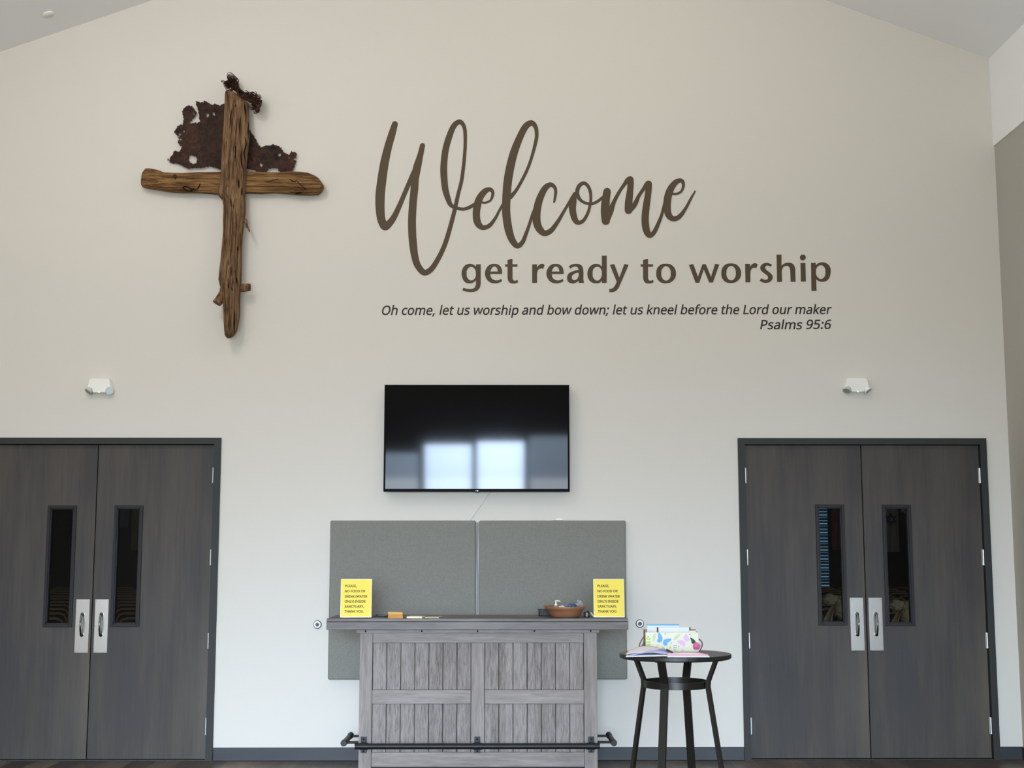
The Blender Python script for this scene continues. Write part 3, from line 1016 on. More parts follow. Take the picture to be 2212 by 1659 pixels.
# rusted sheet: ragged outline filled with a fine grid, gently buckled
SH = [(370, 990), (410, 950), (440, 890), (500, 905), (525, 850), (485, 815), (490, 740), (435, 690), (470, 630), (505, 605), (530, 610), (545, 570), (530, 480), (545, 430), (610, 400), (655, 425), (690, 490), (650, 540), (605, 590), (650, 600), (720, 585), (715, 500), (680, 400), (680, 355), (730, 370), (770, 355), (800, 370), (850, 395), (900, 385), (940, 405), (960, 390), (1010, 385), (1150, 420), (1220, 600), (1290, 715), (1320, 760), (1350, 820), (1380, 855), (1430, 835), (1480, 830), (1550, 835), (1600, 860), (1650, 930), (1690, 940), (1710, 895), (1770, 920), (1760, 970), (1730, 985), (1765, 1000), (1750, 1050), (1720, 1130), (1640, 1140), (1585, 1135), (1570, 1100), (1520, 1080), (1460, 1090), (1445, 1135), (1360, 1130), (1290, 1100), (1250, 1090), (1150, 1110), (1000, 1110), (930, 1095), (870, 1070), (820, 1060), (750, 1080), (650, 1085), (600, 1095), (550, 1075), (500, 1040), (450, 1030), (400, 1020)]
HOLES = [(650, 992, 46), (628, 970, 26), (505, 720, 13), (548, 690, 12), (515, 775, 9), (505, 745, 7), (805, 508, 19), (868, 490, 16), (1585, 942, 14), (1380, 1045, 18), (1685, 972, 9), (655, 495, 8)]


def inside(x, y, poly):
    r = False
    j = len(poly) - 1
    for i in range(len(poly)):
        (xi, yi), (xj, yj) = poly[i], poly[j]
        if (yi > y) != (yj > y) and x < (xj - xi) * (y - yi) / (yj - yi) + xi:
            r = not r
        j = i
    return r


m = MB()
step = 4
cache = {}


def gv(i, j, back):
    k = (i, j, back)
    if k not in cache:
        x, y = i * step, j * step
        y0 = -.03 + .014 * noise.noise(Vector((x * .006, y * .006, 2))) + .006 * noise.noise(Vector((x * .03, y * .03, 7))) + (.003 if back else 0)
        p = P(*c1(x, y), 0)
        cache[k] = m.bm.verts.new((p.x, y0, p.z))
    return cache[k]


keep = set()
for i in range(360 // step, 1790 // step):
    for j in range(345 // step, 1150 // step):
        x, y = (i + .5) * step, (j + .5) * step
        xx = x + 14 * noise.noise(Vector((x * .05, y * .05, 3))) + 7 * noise.noise(Vector((x * .16, y * .16, 5)))
        yy = y + 14 * noise.noise(Vector((x * .05, y * .05, 13))) + 7 * noise.noise(Vector((x * .16, y * .16, 15)))
        if inside(xx, yy, SH) and not any((xx - a) ** 2 + (yy - b) ** 2 < r * r for a, b, r in HOLES):
            keep.add((i, j))
for (i, j) in keep:
    for bk in (0, 1):
        m.face([gv(i, j, bk), gv(i + 1, j, bk), gv(i + 1, j + 1, bk), gv(i, j + 1, bk)], True)
    for di, dj, e in ((-1, 0, ((0, 0), (0, 1))), (1, 0, ((1, 0), (1, 1))), (0, -1, ((0, 0), (1, 0))), (0, 1, ((0, 1), (1, 1)))):
        if (i + di, j + dj) not in keep:
            (a, b), (c, d) = e
            m.face([gv(i + a, j + b, 0), gv(i + c, j + d, 0), gv(i + c, j + d, 1), gv(i + a, j + b, 1)])
rim = [cache[(i + a, j + b, bk)] for (i, j) in keep for a in (0, 1) for b in (0, 1) for bk in (0, 1)
       if not all((i + a + da, j + b + db) in keep for da in (-1, 0) for db in (-1, 0))]
for _ in range(2):
    bmesh.ops.smooth_vert(m.bm, verts=list(set(rim)), factor=.5, use_axis_x=True, use_axis_y=False, use_axis_z=True)
m.build('rusted_sheet', cross, M_RUST)
# tangle of rusted wire at the head
m = MB()
spine = crom([c1(*p) for p in [(1040, 235), (1105, 170), (1120, 240), (1190, 300), (1280, 340), (1345, 390), (1335, 470)]], 10)
rad = lambda f: (40 + 22 * math.sin(f * 9)) / 5.027 * (.85 if f < .2 else 1)
for k in range(150):
    f = random.random()
    c = spine[min(len(spine) - 1, int(f * len(spine)))]
    R0 = rad(f) * random.uniform(.35, 1.0)
    cx, cy = c[0] + random.uniform(-.5, .5) * rad(f), c[1] + random.uniform(-.5, .5) * rad(f)
    yc = -.13 + random.uniform(-.05, .05)
    ph, tilt = random.uniform(0, 6.3), random.uniform(.3, 1)
    path = []
    turns = random.uniform(.8, 1.8)
    for q in range(22):
        a = ph + q / 21 * turns * 6.283
        rr = R0 * (1 - .35 * q / 21)
        p = P(cx + rr * math.cos(a), cy + rr * math.sin(a) * tilt + q * .1, 0)
        path.append(Vector((p.x, yc + .03 * math.sin(a + ph), p.z)))
    m.tube(path, .0023, 5)
for k in range(9):
    pts = [(p[0] + random.uniform(-4, 4), p[1] + random.uniform(-4, 4)) for p in spine[::8]]
    pp = crom(pts, 5)
    m.tube([P(p[0], p[1], -.15 + .02 * math.sin(i * .9 + k)) for i, p in enumerate(pp)], .0045, 6)
tw = [P(*c1(*p), -.14) for p in [(1105, 118), (1110, 170), (1150, 230), (1210, 285), (1260, 300)]]
m.tube(crom(tw, 5), [.006] * 5 + [.012] * 16, 8)
m.build('wire_tangle', cross, M_WIRE)

# ------------------------------------------------------------------ television and cords
YT = -.085
x0, x1 = PX(829.5, YT, 950), PX(1230, YT, 950)
z1, z0 = PZ(831.5, YT), PZ(1062, YT)
tv = thing('television', ((x0 + x1) / 2, YT, z0), 'large black flat screen television mounted above the grey panels', 'television')
m = MB()
bw = .013
for a, b, c, d in ((x0, x1, z1 - bw, z1), (x0, x1, z0, z0 + bw * 1.6), (x0, x0 + bw, z0 + bw, z1 - bw), (x1 - bw, x1, z0 + bw, z1 - bw)):
    m.box(a, b, YT - .004, YT + .03, c, d, .002)
m.build('bezel', tv, M_BEZEL)
m = MB()
m.box(x0 + .004, x1 - .004, YT + .012, YT + .045, z0 + .004, z1 - .004)
m.box(x0 + .25, x1 - .25, YT + .045, -.001, z0 + .15, z1 - .15)
m.build('housing', tv, M_BLACK)
m = MB()
m.box(x0 + bw, x1 - bw, YT + .004, YT + .012, z0 + bw * 1.6, z1 - bw)
m.build('screen', tv, M_SCREEN)
xm = PX(1030, YT)
m = MB()
m.lathe([(.0045, 0), (.0001, -.0006)], (xm - .009, YT - .004, z0 + .0075), 16, 'y')
m.merge(text_bm('LG', F_SANS, .011, offset=.0002, extrude=.0003), Matrix.Translation((xm - .002, YT - .0045, z0 + .0035)) @ WALLM)
m.build('logo', tv, M_CHROME)
m = MB()
m.box(xm - .014, xm + .014, YT - .004, YT + .02, z0 - .007, z0 + .002, .002)
m.build('sensor', tv, M_BLACK)


def cord(path, r, name, mt, lab, cat='cord'):
    m = MB()
    m.tube(crom([tuple(p) for p in path], 8), r, 8)
    return m.build(name, m=mt, label=lab, category=cat)


cord([P(1060, 1058, -.03), P(1040, 1088, -.012), P(1013, 1124, -.01), P(1006, 1134, -.01)], .0035, 'power_cord', M_CORD, 'thin white cord slanting down from under the television')
cord([P(1032, 1128, -.02), P(1030.5, 1200, -.02), P(1032, 1262, -.022), P(1031, 1320, -.02), P(1031, 1340, -.02)], .0045, 'power_cord', M_CORDG, 'grey cord hanging in the gap between the two grey panels')
# ------------------------------------------------------------------ acoustic panels
YP = -.055
for n, (a, b, lab) in enumerate([(710.5, 1027.5, 'large grey fabric panel left of the gap, under the television'), (1034.5, 1353.5, 'large grey fabric panel right of the gap, under the television')]):
    m = MB()
    m.box(PX(a, YP), PX(b, YP), YP, -.002, PZ(1468, YP), PZ(1124.5, YP), .012, 3)
    m.build('acoustic_panel', m=M_PANEL, label=lab, category='acoustic panel', group='acoustic panels behind the counter')
cn = P(1208, 1122, -.04)
m = MB()
m.box(cn.x - .026, cn.x + .022, -.05, -.025, PZ(1124.5, YP) + .0005, PZ(1124.5, YP) + .019, .006)
m.box(cn.x + .022, cn.x + .032, -.043, -.032, PZ(1124.5, YP) + .003, PZ(1124.5, YP) + .012, .002)
m.tube([(cn.x - .026, -.037, PZ(1124.5, YP) + .006), (cn.x - .06, -.037, PZ(1124.5, YP) + .003), (cn.x - .1, -.03, PZ(1124.5, YP) + .003)], .0025, 6)
m.build('cable_connector', m=M_WHITE, label='small white cable connector lying on top of the right grey panel', category='connector')
# ------------------------------------------------------------------ wall door stops
for px, py, lab in ((686, 1349, 'round door stop on the wall left of the counter'), (1382, 1347, 'round door stop on the wall right of the counter, above the black table')):
    c = P(px, py, 0)
    t = thing('door_stop', c, lab, 'door stop', 'round wall door stops')
    m = MB()
    m.lathe([(.031, 0), (.031, -.012), (.0295, -.016), (.028, -.016)], c, 32, 'y').build('mount_ring', t, M_BLACK)
    m = MB()
    m.lathe([(.0288, -.006), (.0288, -.015), (.02, -.019), (.0135, -.017)], c, 32, 'y').build('dished_plate', t, M_WHITE)
    m = MB()
    m.lathe([(.0145, -.006), (.0145, -.021), (.012, -.023), (.006, -.023), (.0055, -.020), (.0001, -.020)], c, 28, 'y').build('rubber_bumper', t, mat('bumper_rubber', (88, 96, 102), .6))


# ------------------------------------------------------------------ emergency lights
def emergency(cx, py0, py1, dirs, lab):
    c = P(cx, (py0 + py1) / 2, -.04)
    s = 1 / 282.0
    t = thing('emergency_light', (c.x, 0, c.z), lab, 'emergency light', 'wall emergency lights')
    hw, hh = 26 * s, 15.5 * s
    out = [(-hw * .72, hh), (hw * .72, hh), (hw * .86, hh * .8), (hw * .98, -hh * .2), (hw, -hh * .35), (hw * .62, -hh * .35), (hw * .52, -hh), (-hw * .52, -hh), (-hw * .62, -hh * .35), (-hw, -hh * .35), (-hw * .98, -hh * .2), (-hw * .86, hh * .8)]
    m = MB()
    k = 1.0
    A = [m.bm.verts.new((c.x + x * 1.06, 0, c.z + z * 1.04)) for x, z in out]
    B = [m.bm.verts.new((c.x + x * 1.04, -.035, c.z + z * 1.03)) for x, z in out]
    C_ = [m.bm.verts.new((c.x + x * .97, -.048, c.z + z * .96)) for x, z in out]
    n = len(out)
    for U, V in ((A, B), (B, C_)):
        for i in range(n):
            m.face([U[i], U[(i + 1) % n], V[(i + 1) % n], V[i]])
    m.face(C_); m.face(A[::-1])
    m.build('housing', t, M_WHITE)
    for sx, dv in zip((-1, 1), dirs):
        h = Vector((c.x + sx * hw * .84, -.034, c.z - hh * .66))
        d = Vector(dv).normalized()
        Mx = Matrix.Translation(h) @ d.to_track_quat('Z', 'Y').to_matrix().to_4x4()
        m = MB()
        m.lathe([(.008, -.03), (.022, -.022), (.029, 0), (.031, .018), (.029, .02), (.027, .012)], (0, 0, 0), 24)
        hd = m.build('lamp_head', t, M_WHITE2 if sx < 0 else M_WHITE, M=Mx)
        m = MB()
        m.lathe([(.027, .014), (.016, .004), (.006, .002), (.005, .012), (.0001, .013)], (0, 0, 0), 24)
        m.build('reflector', hd, M_LENS, M=Mx)
    m = MB()
    m.lathe([(.006, -.004), (.006, .002), (.0001, .006)], (c.x, -.047, c.z - hh * .98), 12, 'z').build('indicator', t, M_LED, label='lit green indicator')
    return t


emergency(215, 817, 849, ((-.5, -.5, -.75), (.25, -1, -.25)), 'white two-head emergency light above the left doors')
emergency(1852, 816, 847, ((-.45, -.5, -.8), (.5, -.45, -.75)), 'white two-head emergency light above the right doors')
# round white detector on the left slope of the ceiling
d = CF * FPX + CR * (104 - W / 2) + CU * (H / 2 - 30)
# intersect ray with the slope z = APZ - SLL * (APX - x)
k = (APZ - SLL * (APX - CP.x) - CP.z) / (d.z - SLL * d.x)
c = CP + d * k
nrm = Vector((SLL, 0, -1)).normalized()
Mx = Matrix.Translation(c) @ nrm.to_track_quat('Z', 'Y').to_matrix().to_4x4()
m = MB()
m.lathe([(.044, 0), (.044, .006), (.04, .010), (.0001, .011)], (0, 0, 0), 32)
m.build('sprinkler_cover', m=M_WHITE, M=Mx, label='small round white disc on the ceiling, top left corner', category='ceiling disc')

# ------------------------------------------------------------------ bar counter
YF = -.93           # front of the top
YBK = -.40          # back of the top
YS = -.87           # front of stiles
ZT = PZ(1336, YF)
cx0, cx1 = PX(705.5, YF, 1345), PX(1357, YF, 1345)
bar_ = thing('bar_counter', ((cx0 + cx1) / 2, -.65, 0), 'grey-washed wooden bar counter with planked front standing under the television', 'bar counter')
zs = PZ(1343.2, YF)
zu = PZ(1360.5, YF)
m = MB()
m.box(cx0, cx1, YF, YBK, zs + .001, ZT, .004)
m.box(cx0 - .001, cx1 + .001, YF - .001, YF + .05, zu, zs, .003).box(cx0 - .001, cx0 + .05, YF + .05, YBK, zu, zs, .003).box(cx1 - .05, cx1 + .001, YF + .05, YBK, zu, zs, .003)
m.box(cx0 + .02, cx1 - .02, YF + .02, YBK - .02, zu + .01, zs)
m.build('countertop', bar_, M_TOPW)
bx0, bx1 = PX(776, YS, 1500), PX(1290, YS, 1500)
# ledger strip with bolts
lz0, lz1 = PZ(1367, YS - .012), zu
m = MB()
m.box(PX(771, YS), PX(1294, YS), YS - .014, YS + .1, lz0, lz1, .002)
led = m.build('ledger_strip', bar_, M_GH)
for px in (791, 912, 1032, 1154, 1275):
    m = MB()
    m.lathe([(.006, 0), (.006, -.003), (.0001, -.005)], (PX(px, YS), YS - .014, (lz0 + lz1) / 2), 12, 'y').build('bolt', led, M_BOLT)
# carcass behind the front
m = MB()
m.box(bx0 + .003, bx1 - .003, YS + .04, YBK - .03, .012, zu + .001)
m.build('carcass', bar_, M_GROOVE)
for xa, xb in ((bx0, bx0 + .02), (bx1 - .02, bx1)):
    m = MB()
    m.box(xa, xb, YS + .031, YBK - .03, .012, lz0, .002)
    m.build('side_panel', bar_, M_GV)
sx = [(776, 806), (1018.5, 1047), (1260.5, 1290)]
zrt, zrb = PZ(1388.5, YS), PZ(1368, YS)
zbt, zbb = PZ(1625.5, YS), PZ(1656.5, YS)
for i, (a, b) in enumerate(sx):
    m = MB()
    if i == 1:
        m.box(PX(a, YS), PX(b, YS), YS + .004, YS + .03, zbt + .002, zrt - .002, .002)
    else:
        m.box(bx0 if i == 0 else PX(a, YS), bx1 if i == 2 else PX(b, YS), YS, YS + .03, 0, lz0 - .001, .002)
    m.build('stile', bar_, M_GV)
m = MB()
m.box(PX(806.5, YS), PX(1260, YS), YS + .002, YS + .03, zrt, lz0 - .001, .002)
m.build('top_rail', bar_, M_GH)
m = MB()
m.box(PX(806.5, YS), PX(1260, YS), YS + .002, YS + .03, zbb, zbt, .002)
m.build('bottom_rail', bar_, M_GH)
for a, b in ((806.5, 1017.5), (1048, 1260)):
    m = MB()
    m.box(PX(a, YS), PX(b, YS), YS + .002, YS + .03, PZ(1520.5, YS), PZ(1490.5, YS), .002)
    m.build('middle_rail', bar_, M_GH)
# planks: seven either side of the centre stile, above and below the middle rail
for half, (a, b) in enumerate(((806.5, 1018), (1047.5, 1260))):
    for zt_, zb_ in ((zrt, PZ(1490.5, YS)), (PZ(1520.5, YS), zbt)):
        m = MB()
        X0, X1 = PX(a, YS), PX(b, YS)
        for k in range(7):
            w_ = (X1 - X0) / 7
            m.box(X0 + k * w_ + .0018, X0 + (k + 1) * w_ - .0018, YS + .012, YS + .045, zb_ + .001, zt_ - .001, .0025, 1)
        m.build('plank_panel', bar_, M_GP)
# foot rail along the front
YR = -.99
zr = PZ(1612, YR)
fr = MB()
fr.tube([(PX(771, YR), YR, zr), (PX(1293, YR), YR, zr)], .0195, 20)
for px in (771, 1032, 1293):
    hw = .03
    q = PX(790 if px == 771 else 1274 if px == 1293 else px, YR)
    fr.tube([(q - hw, YR, zr), (q + hw, YR, zr)], .0225, 20)
fo = fr.build('foot_rail', bar_, M_IRON)
for px in (790, 1032, 1275):
    q = PX(px, YS)
    m = MB()
    m.box(q - .0205, q + .0205, YS - .006, YS, PZ(1626, YS), PZ(1591, YS), .002)
    m.tube([(q, YS, zr), (q, YR, zr)], .012, 12)
    for zz in (PZ(1596, YS), PZ(1622.5, YS)):
        m.lathe([(.006, 0), (.006, -.003), (.0001, -.004)], (q, YS - .006, zz), 10, 'y')
    m.build('rail_bracket', fo, M_IRON)
# short side rails
for side, pf, pb, xs in ((-1, 742, 763, bx0), (1, 1326.5, 1317.5, bx1)):
    ya, yb = -.85, -.43
    A = Vector((P(pf, 1607, ya).x, ya, zr))
    B = Vector((A.x - side * .004, yb, zr))
    m = MB()
    m.tube([A, A + (B - A) * .02, A + (B - A) * .12, A + (B - A) * .13, A + (B - A) * .86, A + (B - A) * .88, B], [.021, .0225, .0225, .0195, .0195, .0225, .0225], 20)
    for f in (.12, .88):
        p = A + (B - A) * f
        m.tube([p, (xs, p.y, p.z)], .0085, 12)
        m.box(min(xs, xs + side * .004), max(xs, xs + side * .004), p.y - .02, p.y + .02, p.z - .03, p.z + .03)
    m.build('side_rail', bar_, M_IRON)

# ------------------------------------------------------------------ things on the counter
LINES = ['PLEASE,', 'NO FOOD OR', 'DRINK (WATER', 'ONLY) INSIDE', 'SANCTUARY,', 'THANK YOU.']


def sign(px, lab, yaw, roll):
    y = -.895
    base = Vector((PX(px, y, 1335), y, ZT))
    t = thing('sign_holder', base, lab, 'sign', 'yellow notices on the counter')
    w, h = .212, .262
    tilt = math.radians(7)
    Mx = Matrix.Translation(base + Vector((0, 0, .0075))) @ Matrix.Rotation(yaw, 4, 'Z') @ Matrix.Rotation(-tilt, 4, 'X') @ Matrix.Shear('XZ', 4, (0, 0)) @ WALLM
    m = MB()
    m.box(-w / 2, w / 2, 0, h, 0, .0012)
    pp = m.build('paper', t, M_YEL, M=Mx)
    m = MB()
    for a, b, c, d in ((-w / 2 - .002, -w / 2, 0, h + .002), (w / 2, w / 2 + .002, 0, h + .002), (-w / 2, w / 2, h, h + .003), (-w / 2, w / 2, -.002, 0)):
        m.box(a, b, c, d, -.002, .002)
    m.box(-w / 2, w / 2, 0, h, -.003, -.0005)
    m.box(-w / 2, w / 2, .0, .0025, -.085, .002)
    m.build('acrylic_stand', t, M_YEDGE, M=Mx)
    ys = [h * .805, h * .668, h * .528, h * .396, h * .262, h * .132]
    wb = text_bm('DRINK (WATER', F_HUM, 1.0, 0, .03)
    q0, q1 = xr(wb)
    ch = max(v.co.y for v in text_bm('L', F_HUM, 1.0).verts)
    wb.free()
    size = .0158 / ch
    kx = .158 / ((q1 - q0) * size)
    for ln, yy in zip(LINES, ys):
        b2 = text_bm(ln, F_HUM, size, 0, .023 * size, .0003)
        q0, q1 = xr(b2)
        m = MB()
        m.merge(b2, Matrix.Translation((-w / 2 + .027 - q0 * kx, yy - .0025, .0017)) @ Matrix.Diagonal((kx, 1, 1, 1)))
        m.build('text_line', pp, M_INK, M=Mx)
    return t


sign(768.5, 'yellow no food or drink notice at the left end of the counter', .06, 0)
sg = sign(1316, 'yellow no food or drink notice at the right end of the counter beside the bowl', 0.0, 0)


def slab(name, px0, px1, y0, y1, z0, z1, mt, lab, cat, yaw=0, parts=None):
    a, b = PX(px0, y0, 1335), PX(px1, y0, 1335)
    m = MB()
    m.box(a, b, y0, y1, z0, z1, .001)
    c = Matrix.Translation(((a + b) / 2, (y0 + y1) / 2, 0))
    return m.build(name, m=mt, M=c @ Matrix.Rotation(yaw, 4, 'Z') @ c.inverted(), label=lab, category=cat)


# dark leaflets
m = MB()
for k, (a, b, y0, y1, r) in enumerate([(804, 830, -.9, -.78, .08), (808, 832, -.87, -.74, -.12), (812, 829, -.84, -.72, .2)]):
    xa, xb = PX(a, y0, 1335), PX(b, y0, 1335)
    b2 = bmesh.new()
    bmesh.ops.create_cube(b2, size=1)
    m.use(M_DGRN if k != 1 else M_BLACK)
    m.merge(b2, Matrix.Translation(((xa + xb) / 2, (y0 + y1) / 2, ZT + .003 + k * .007)) @ Matrix.Rotation(r, 4, 'Z') @ Matrix.Rotation(.03 * k, 4, 'Y') @ Matrix.Diagonal((xb - xa, y1 - y0, .0055, 1)))
m.build('leaflet_stack', label='low stack of dark green leaflets beside the left yellow notice', category='leaflets')
# orange folded card holder
a, b = PX(838, -.89, 1335), PX(871, -.89, 1335)
t = thing('card_holder', ((a + b) / 2, -.87, ZT), 'small orange card box on the counter, right of the dark leaflets', 'card box')
m = MB()
m.prism([(a + .003, ZT), (b - .002, ZT), (b, ZT + .012), (b - .004, ZT + .026), (a + .004, ZT + .026), (a + .002, ZT + .010)], -.905, -.84)
m.build('tray', t, M_ORANGE)
m = MB()
m.prism([(a - .002, ZT + .044), (a + .004, ZT + .027), (b - .003, ZT + .027), (b - .004, ZT + .041)], -.90, -.85)
m.build('card_stack', t, mat('card_pale_orange', (206, 164, 96), .8))
slab('notepad', 880.5, 914, -.905, -.78, ZT + .0, ZT + .012, M_CREAM, 'cream paper notepad lying flat on the counter', 'notepad', -.12)
slab('notepad', 921, 952, -.875, -.75, ZT + .0, ZT + .007, M_TAN, 'thin tan notepad right of the cream notepad', 'notepad', -.2)
# bowl with oddments
yb_ = -.76
bc = Vector((PX(1221, yb_, 1330), yb_, ZT))
s = 1 / (FPX / (DIST + yb_))
m = MB()
m.lathe([(.0001, 0), (26.5 * s, 0), (30 * s, 2.5 * s), (35 * s, 9 * s), (37.5 * s, 14.5 * s), (38.8 * s, 15.5 * s), (47.5 * s, 23.3 * s), (46.6 * s, 23.6 * s), (37 * s, 15.2 * s), (34 * s, 9 * s), (28 * s, 4 * s), (.0001, 3 * s)], bc, 64)
m.build('bowl', m=M_COPPER, label='wide coppery brown bowl of oddments on the counter', category='bowl')
pc = bc + Vector((-20 * s, -.01, 7.5 * s))
t = thing('pump_bottle', pc, 'white pump bottle standing in the brown bowl', 'pump bottle')
m = MB()
m.lathe([(.0001, 0), (.018, 0), (.019, .004), (.019, .05), (.012, .058), (.007, .06), (.007, .066)], pc, 24).build('bottle', t, M_CLEAR)
m = MB()
m.lathe([(.010, .056), (.010, .066), (.005, .068), (.0045, .084), (.008, .085), (.008, .092), (.0001, .093)], pc, 20)
m.tube([pc + Vector((0, 0, .089)), pc + Vector((.012, 0, .090)), pc + Vector((.026, 0, .088)), pc + Vector((.032, 0, .084))], [.005, .0045, .004, .003], 10)
m.build('pump', t, M_WHITE)


def wad(name, px, dz, r, mt, lab, cat, sq=(1, 1, 1), seed=0, amp=.5, dy=0):
    c = Vector((PX(px, yb_, 1320), yb_ + dy, ZT + dz))
    b2 = bmesh.new()
    bmesh.ops.create_icosphere(b2, subdivisions=3, radius=r)
    for v in b2.verts:
        n_ = noise.noise(v.co / r * 1.6 + Vector((seed, 0, 0)))
        v.co *= 1 + amp * n_
        v.co = Vector((v.co.x * sq[0], v.co.y * sq[1], v.co.z * sq[2]))
    for f in b2.faces:
        f.smooth = False
    m = MB()
    m.merge(b2, Matrix.Translation(c))
    return m.build(name, m=mt, label=lab, category=cat)


wad('tissue_wad', 1212, .062, .020, M_WHITE, 'crumpled white tissue beside the pump in the brown bowl', 'tissue', (1.4, 1, .8), 3, .8)
wad('wrapped_snack', 1237, .076, .024, M_BLUE, 'shiny blue wrapped snack in the brown bowl', 'snack', (1.7, 1, .75), 8, .5)
wad('plastic_bag', 1252, .084, .026, M_CLEAR, 'clear crumpled plastic wrapper at the right of the brown bowl', 'wrapper', (1.1, .8, 1.2), 12, .7)
wad('plastic_bag', 1224, .068, .024, M_CLEAR, 'clear crumpled plastic wrapper in the middle of the brown bowl', 'wrapper', (1.6, 1, .7), 17, .7, .03)
# black tray behind the bowl
a, b = PX(1164, -.56, 1330), PX(1200, -.56, 1330)
m = MB()
yA, yB = -.595, -.48
z_ = ZT + .046
m.box(a, b, yA, yA + .004, ZT, z_).box(a, b, yB - .004, yB, ZT, z_).box(a, a + .004, yA, yB, ZT, z_).box(b - .004, b, yA, yB, ZT, z_).box(a, b, yA, yB, ZT, ZT + .004)
m.box(a - .004, b + .004, yA - .004, yA + .002, z_ - .008, z_).box(a - .004, a + .002, yA, yB, z_ - .008, z_).box(b - .002, b + .004, yA, yB, z_ - .008, z_)
m.build('tray_box', m=M_BLACK, label='small open black plastic box half behind the brown bowl', category='box')
# black binder clip like gadget and white cable
c = Vector((PX(1268, -.74, 1330), -.74, ZT))
t = thing('wall_charger', c, 'small black charger between the bowl and right yellow notice', 'charger')
m = MB()
m.box(c.x - .022, c.x - .003, -.76, -.72, ZT, ZT + .036, .005).box(c.x + .003, c.x + .021, -.76, -.72, ZT, ZT + .036, .005).box(c.x - .004, c.x + .012, -.755, -.725, ZT + .006, ZT + .044, .006)
m.build('housing', t, M_BLACK)
m = MB()
m.box(c.x - .004, c.x + .001, -.763, -.75, ZT + .004, ZT + .032, .001)
m.build('face_plate', t, M_WHITE)
q = PX(1284, -.74, 1330)
cord([(c.x + .021, -.74, ZT + .02), (c.x + .03, -.75, ZT + .03), (c.x + .04, -.76, ZT + .012), (c.x + .055, -.75, ZT + .006), (c.x + .075, -.74, ZT + .006)], .0045, 'charging_cable', M_WHITE, 'white charging cable running behind the right yellow notice', 'cable')

# ------------------------------------------------------------------ round bistro table
YC = -2.9
SX = FPX / (DIST + YC)
tc_ = Vector((PX(1458.5, YC, 1420), YC, 0))
zt = PZ(1411.5, YC)
R = 118 / SX
tb = thing('bistro_table', tc_, 'round black bar-height table with splayed legs and ring', 'table')
m = MB()
m.strips([(.0001, -.026), (R * .97, -.026), (R, -.02), (R, -.003), (R - .003, 0), (.0001, 0)], tc_ + Vector((0, 0, zt)), 128)
m.build('tabletop', tb, M_TBLT)
zr_ = PZ(1477, YC)
rr = 67 / SX
m = MB()
t_ = .004
h_ = 14.5 / SX / 2
m.strips([(rr, -h_), (rr, h_), (rr - t_, h_), (rr - t_, -h_), (rr, -h_)], tc_ + Vector((0, 0, zr_)), 96)
m.build('brace_ring', tb, M_TBL)
for dx, dy in ((-.44, -.9), (-.9, .44), (.44, .9), (.9, -.44)):
    dv = Vector((dx, dy, 0)).normalized()
    sd = Vector((-dv.y, dv.x, 0))
    ro = rr + .011
    m = MB()
    m.bar([tc_ + dv * .232 + Vector((0, 0, zt - .026)), tc_ + dv * (ro + .002) + Vector((0, 0, zr_ + .02)), tc_ + dv * ro + Vector((0, 0, zr_ - .012)), tc_ + dv * .315], .041, .018, sd)
    m.bar([tc_ + dv * .19 + Vector((0, 0, zt - .0285)), tc_ + dv * .27 + Vector((0, 0, zt - .0285))], .041, .005, sd)
    m.build('leg', tb, M_TBL)
# open guest book
gb = thing('guest_book', Vector((PX(1440, -3.1, 1420), -3.1, zt)), 'open guest book with pink and lilac pages on the black table', 'book')


def T(px, Y, dz):
    return Vector((PX(px, Y, 1420), Y, zt + dz))


def sheet(m, rows, t=.0012):
    """grid of points, given thickness downwards"""
    A = [[m.bm.verts.new(p) for p in r] for r in rows]
    B = [[m.bm.verts.new(p - Vector((0, 0, t))) for p in r] for r in rows]
    nr, nc = len(rows), len(rows[0])
    for i in range(nr - 1):
        for j in range(nc - 1):
            m.face([A[i][j], A[i + 1][j], A[i + 1][j + 1], A[i][j + 1]], True)
            m.face([B[i][j], B[i][j + 1], B[i + 1][j + 1], B[i + 1][j]], True)
    for i in range(nr - 1):
        m.face([A[i][0], B[i][0], B[i + 1][0], A[i + 1][0]]); m.face([A[i][-1], A[i + 1][-1], B[i + 1][-1], B[i][-1]])
    for j in range(nc - 1):
        m.face([A[0][j], A[0][j + 1], B[0][j + 1], B[0][j]]); m.face([A[-1][j], B[-1][j], B[-1][j + 1], A[-1][j + 1]])


yn, yf_ = -3.18, -2.97
# (fraction across from left edge to spine)
XA, XS, XE = T(1352, yn, 0).x, T(1442, yn, 0).x, T(1533, yn, 0).x
sk = -.03     # the far edge sits a little to the right/left


def row(f0, x0_, x1_, hgt, y, n=12, sh=0):
    return [Vector((x0_ + (x1_ - x0_) * k / n + sh, y, zt + hgt(k / n))) for k in range(n + 1)]


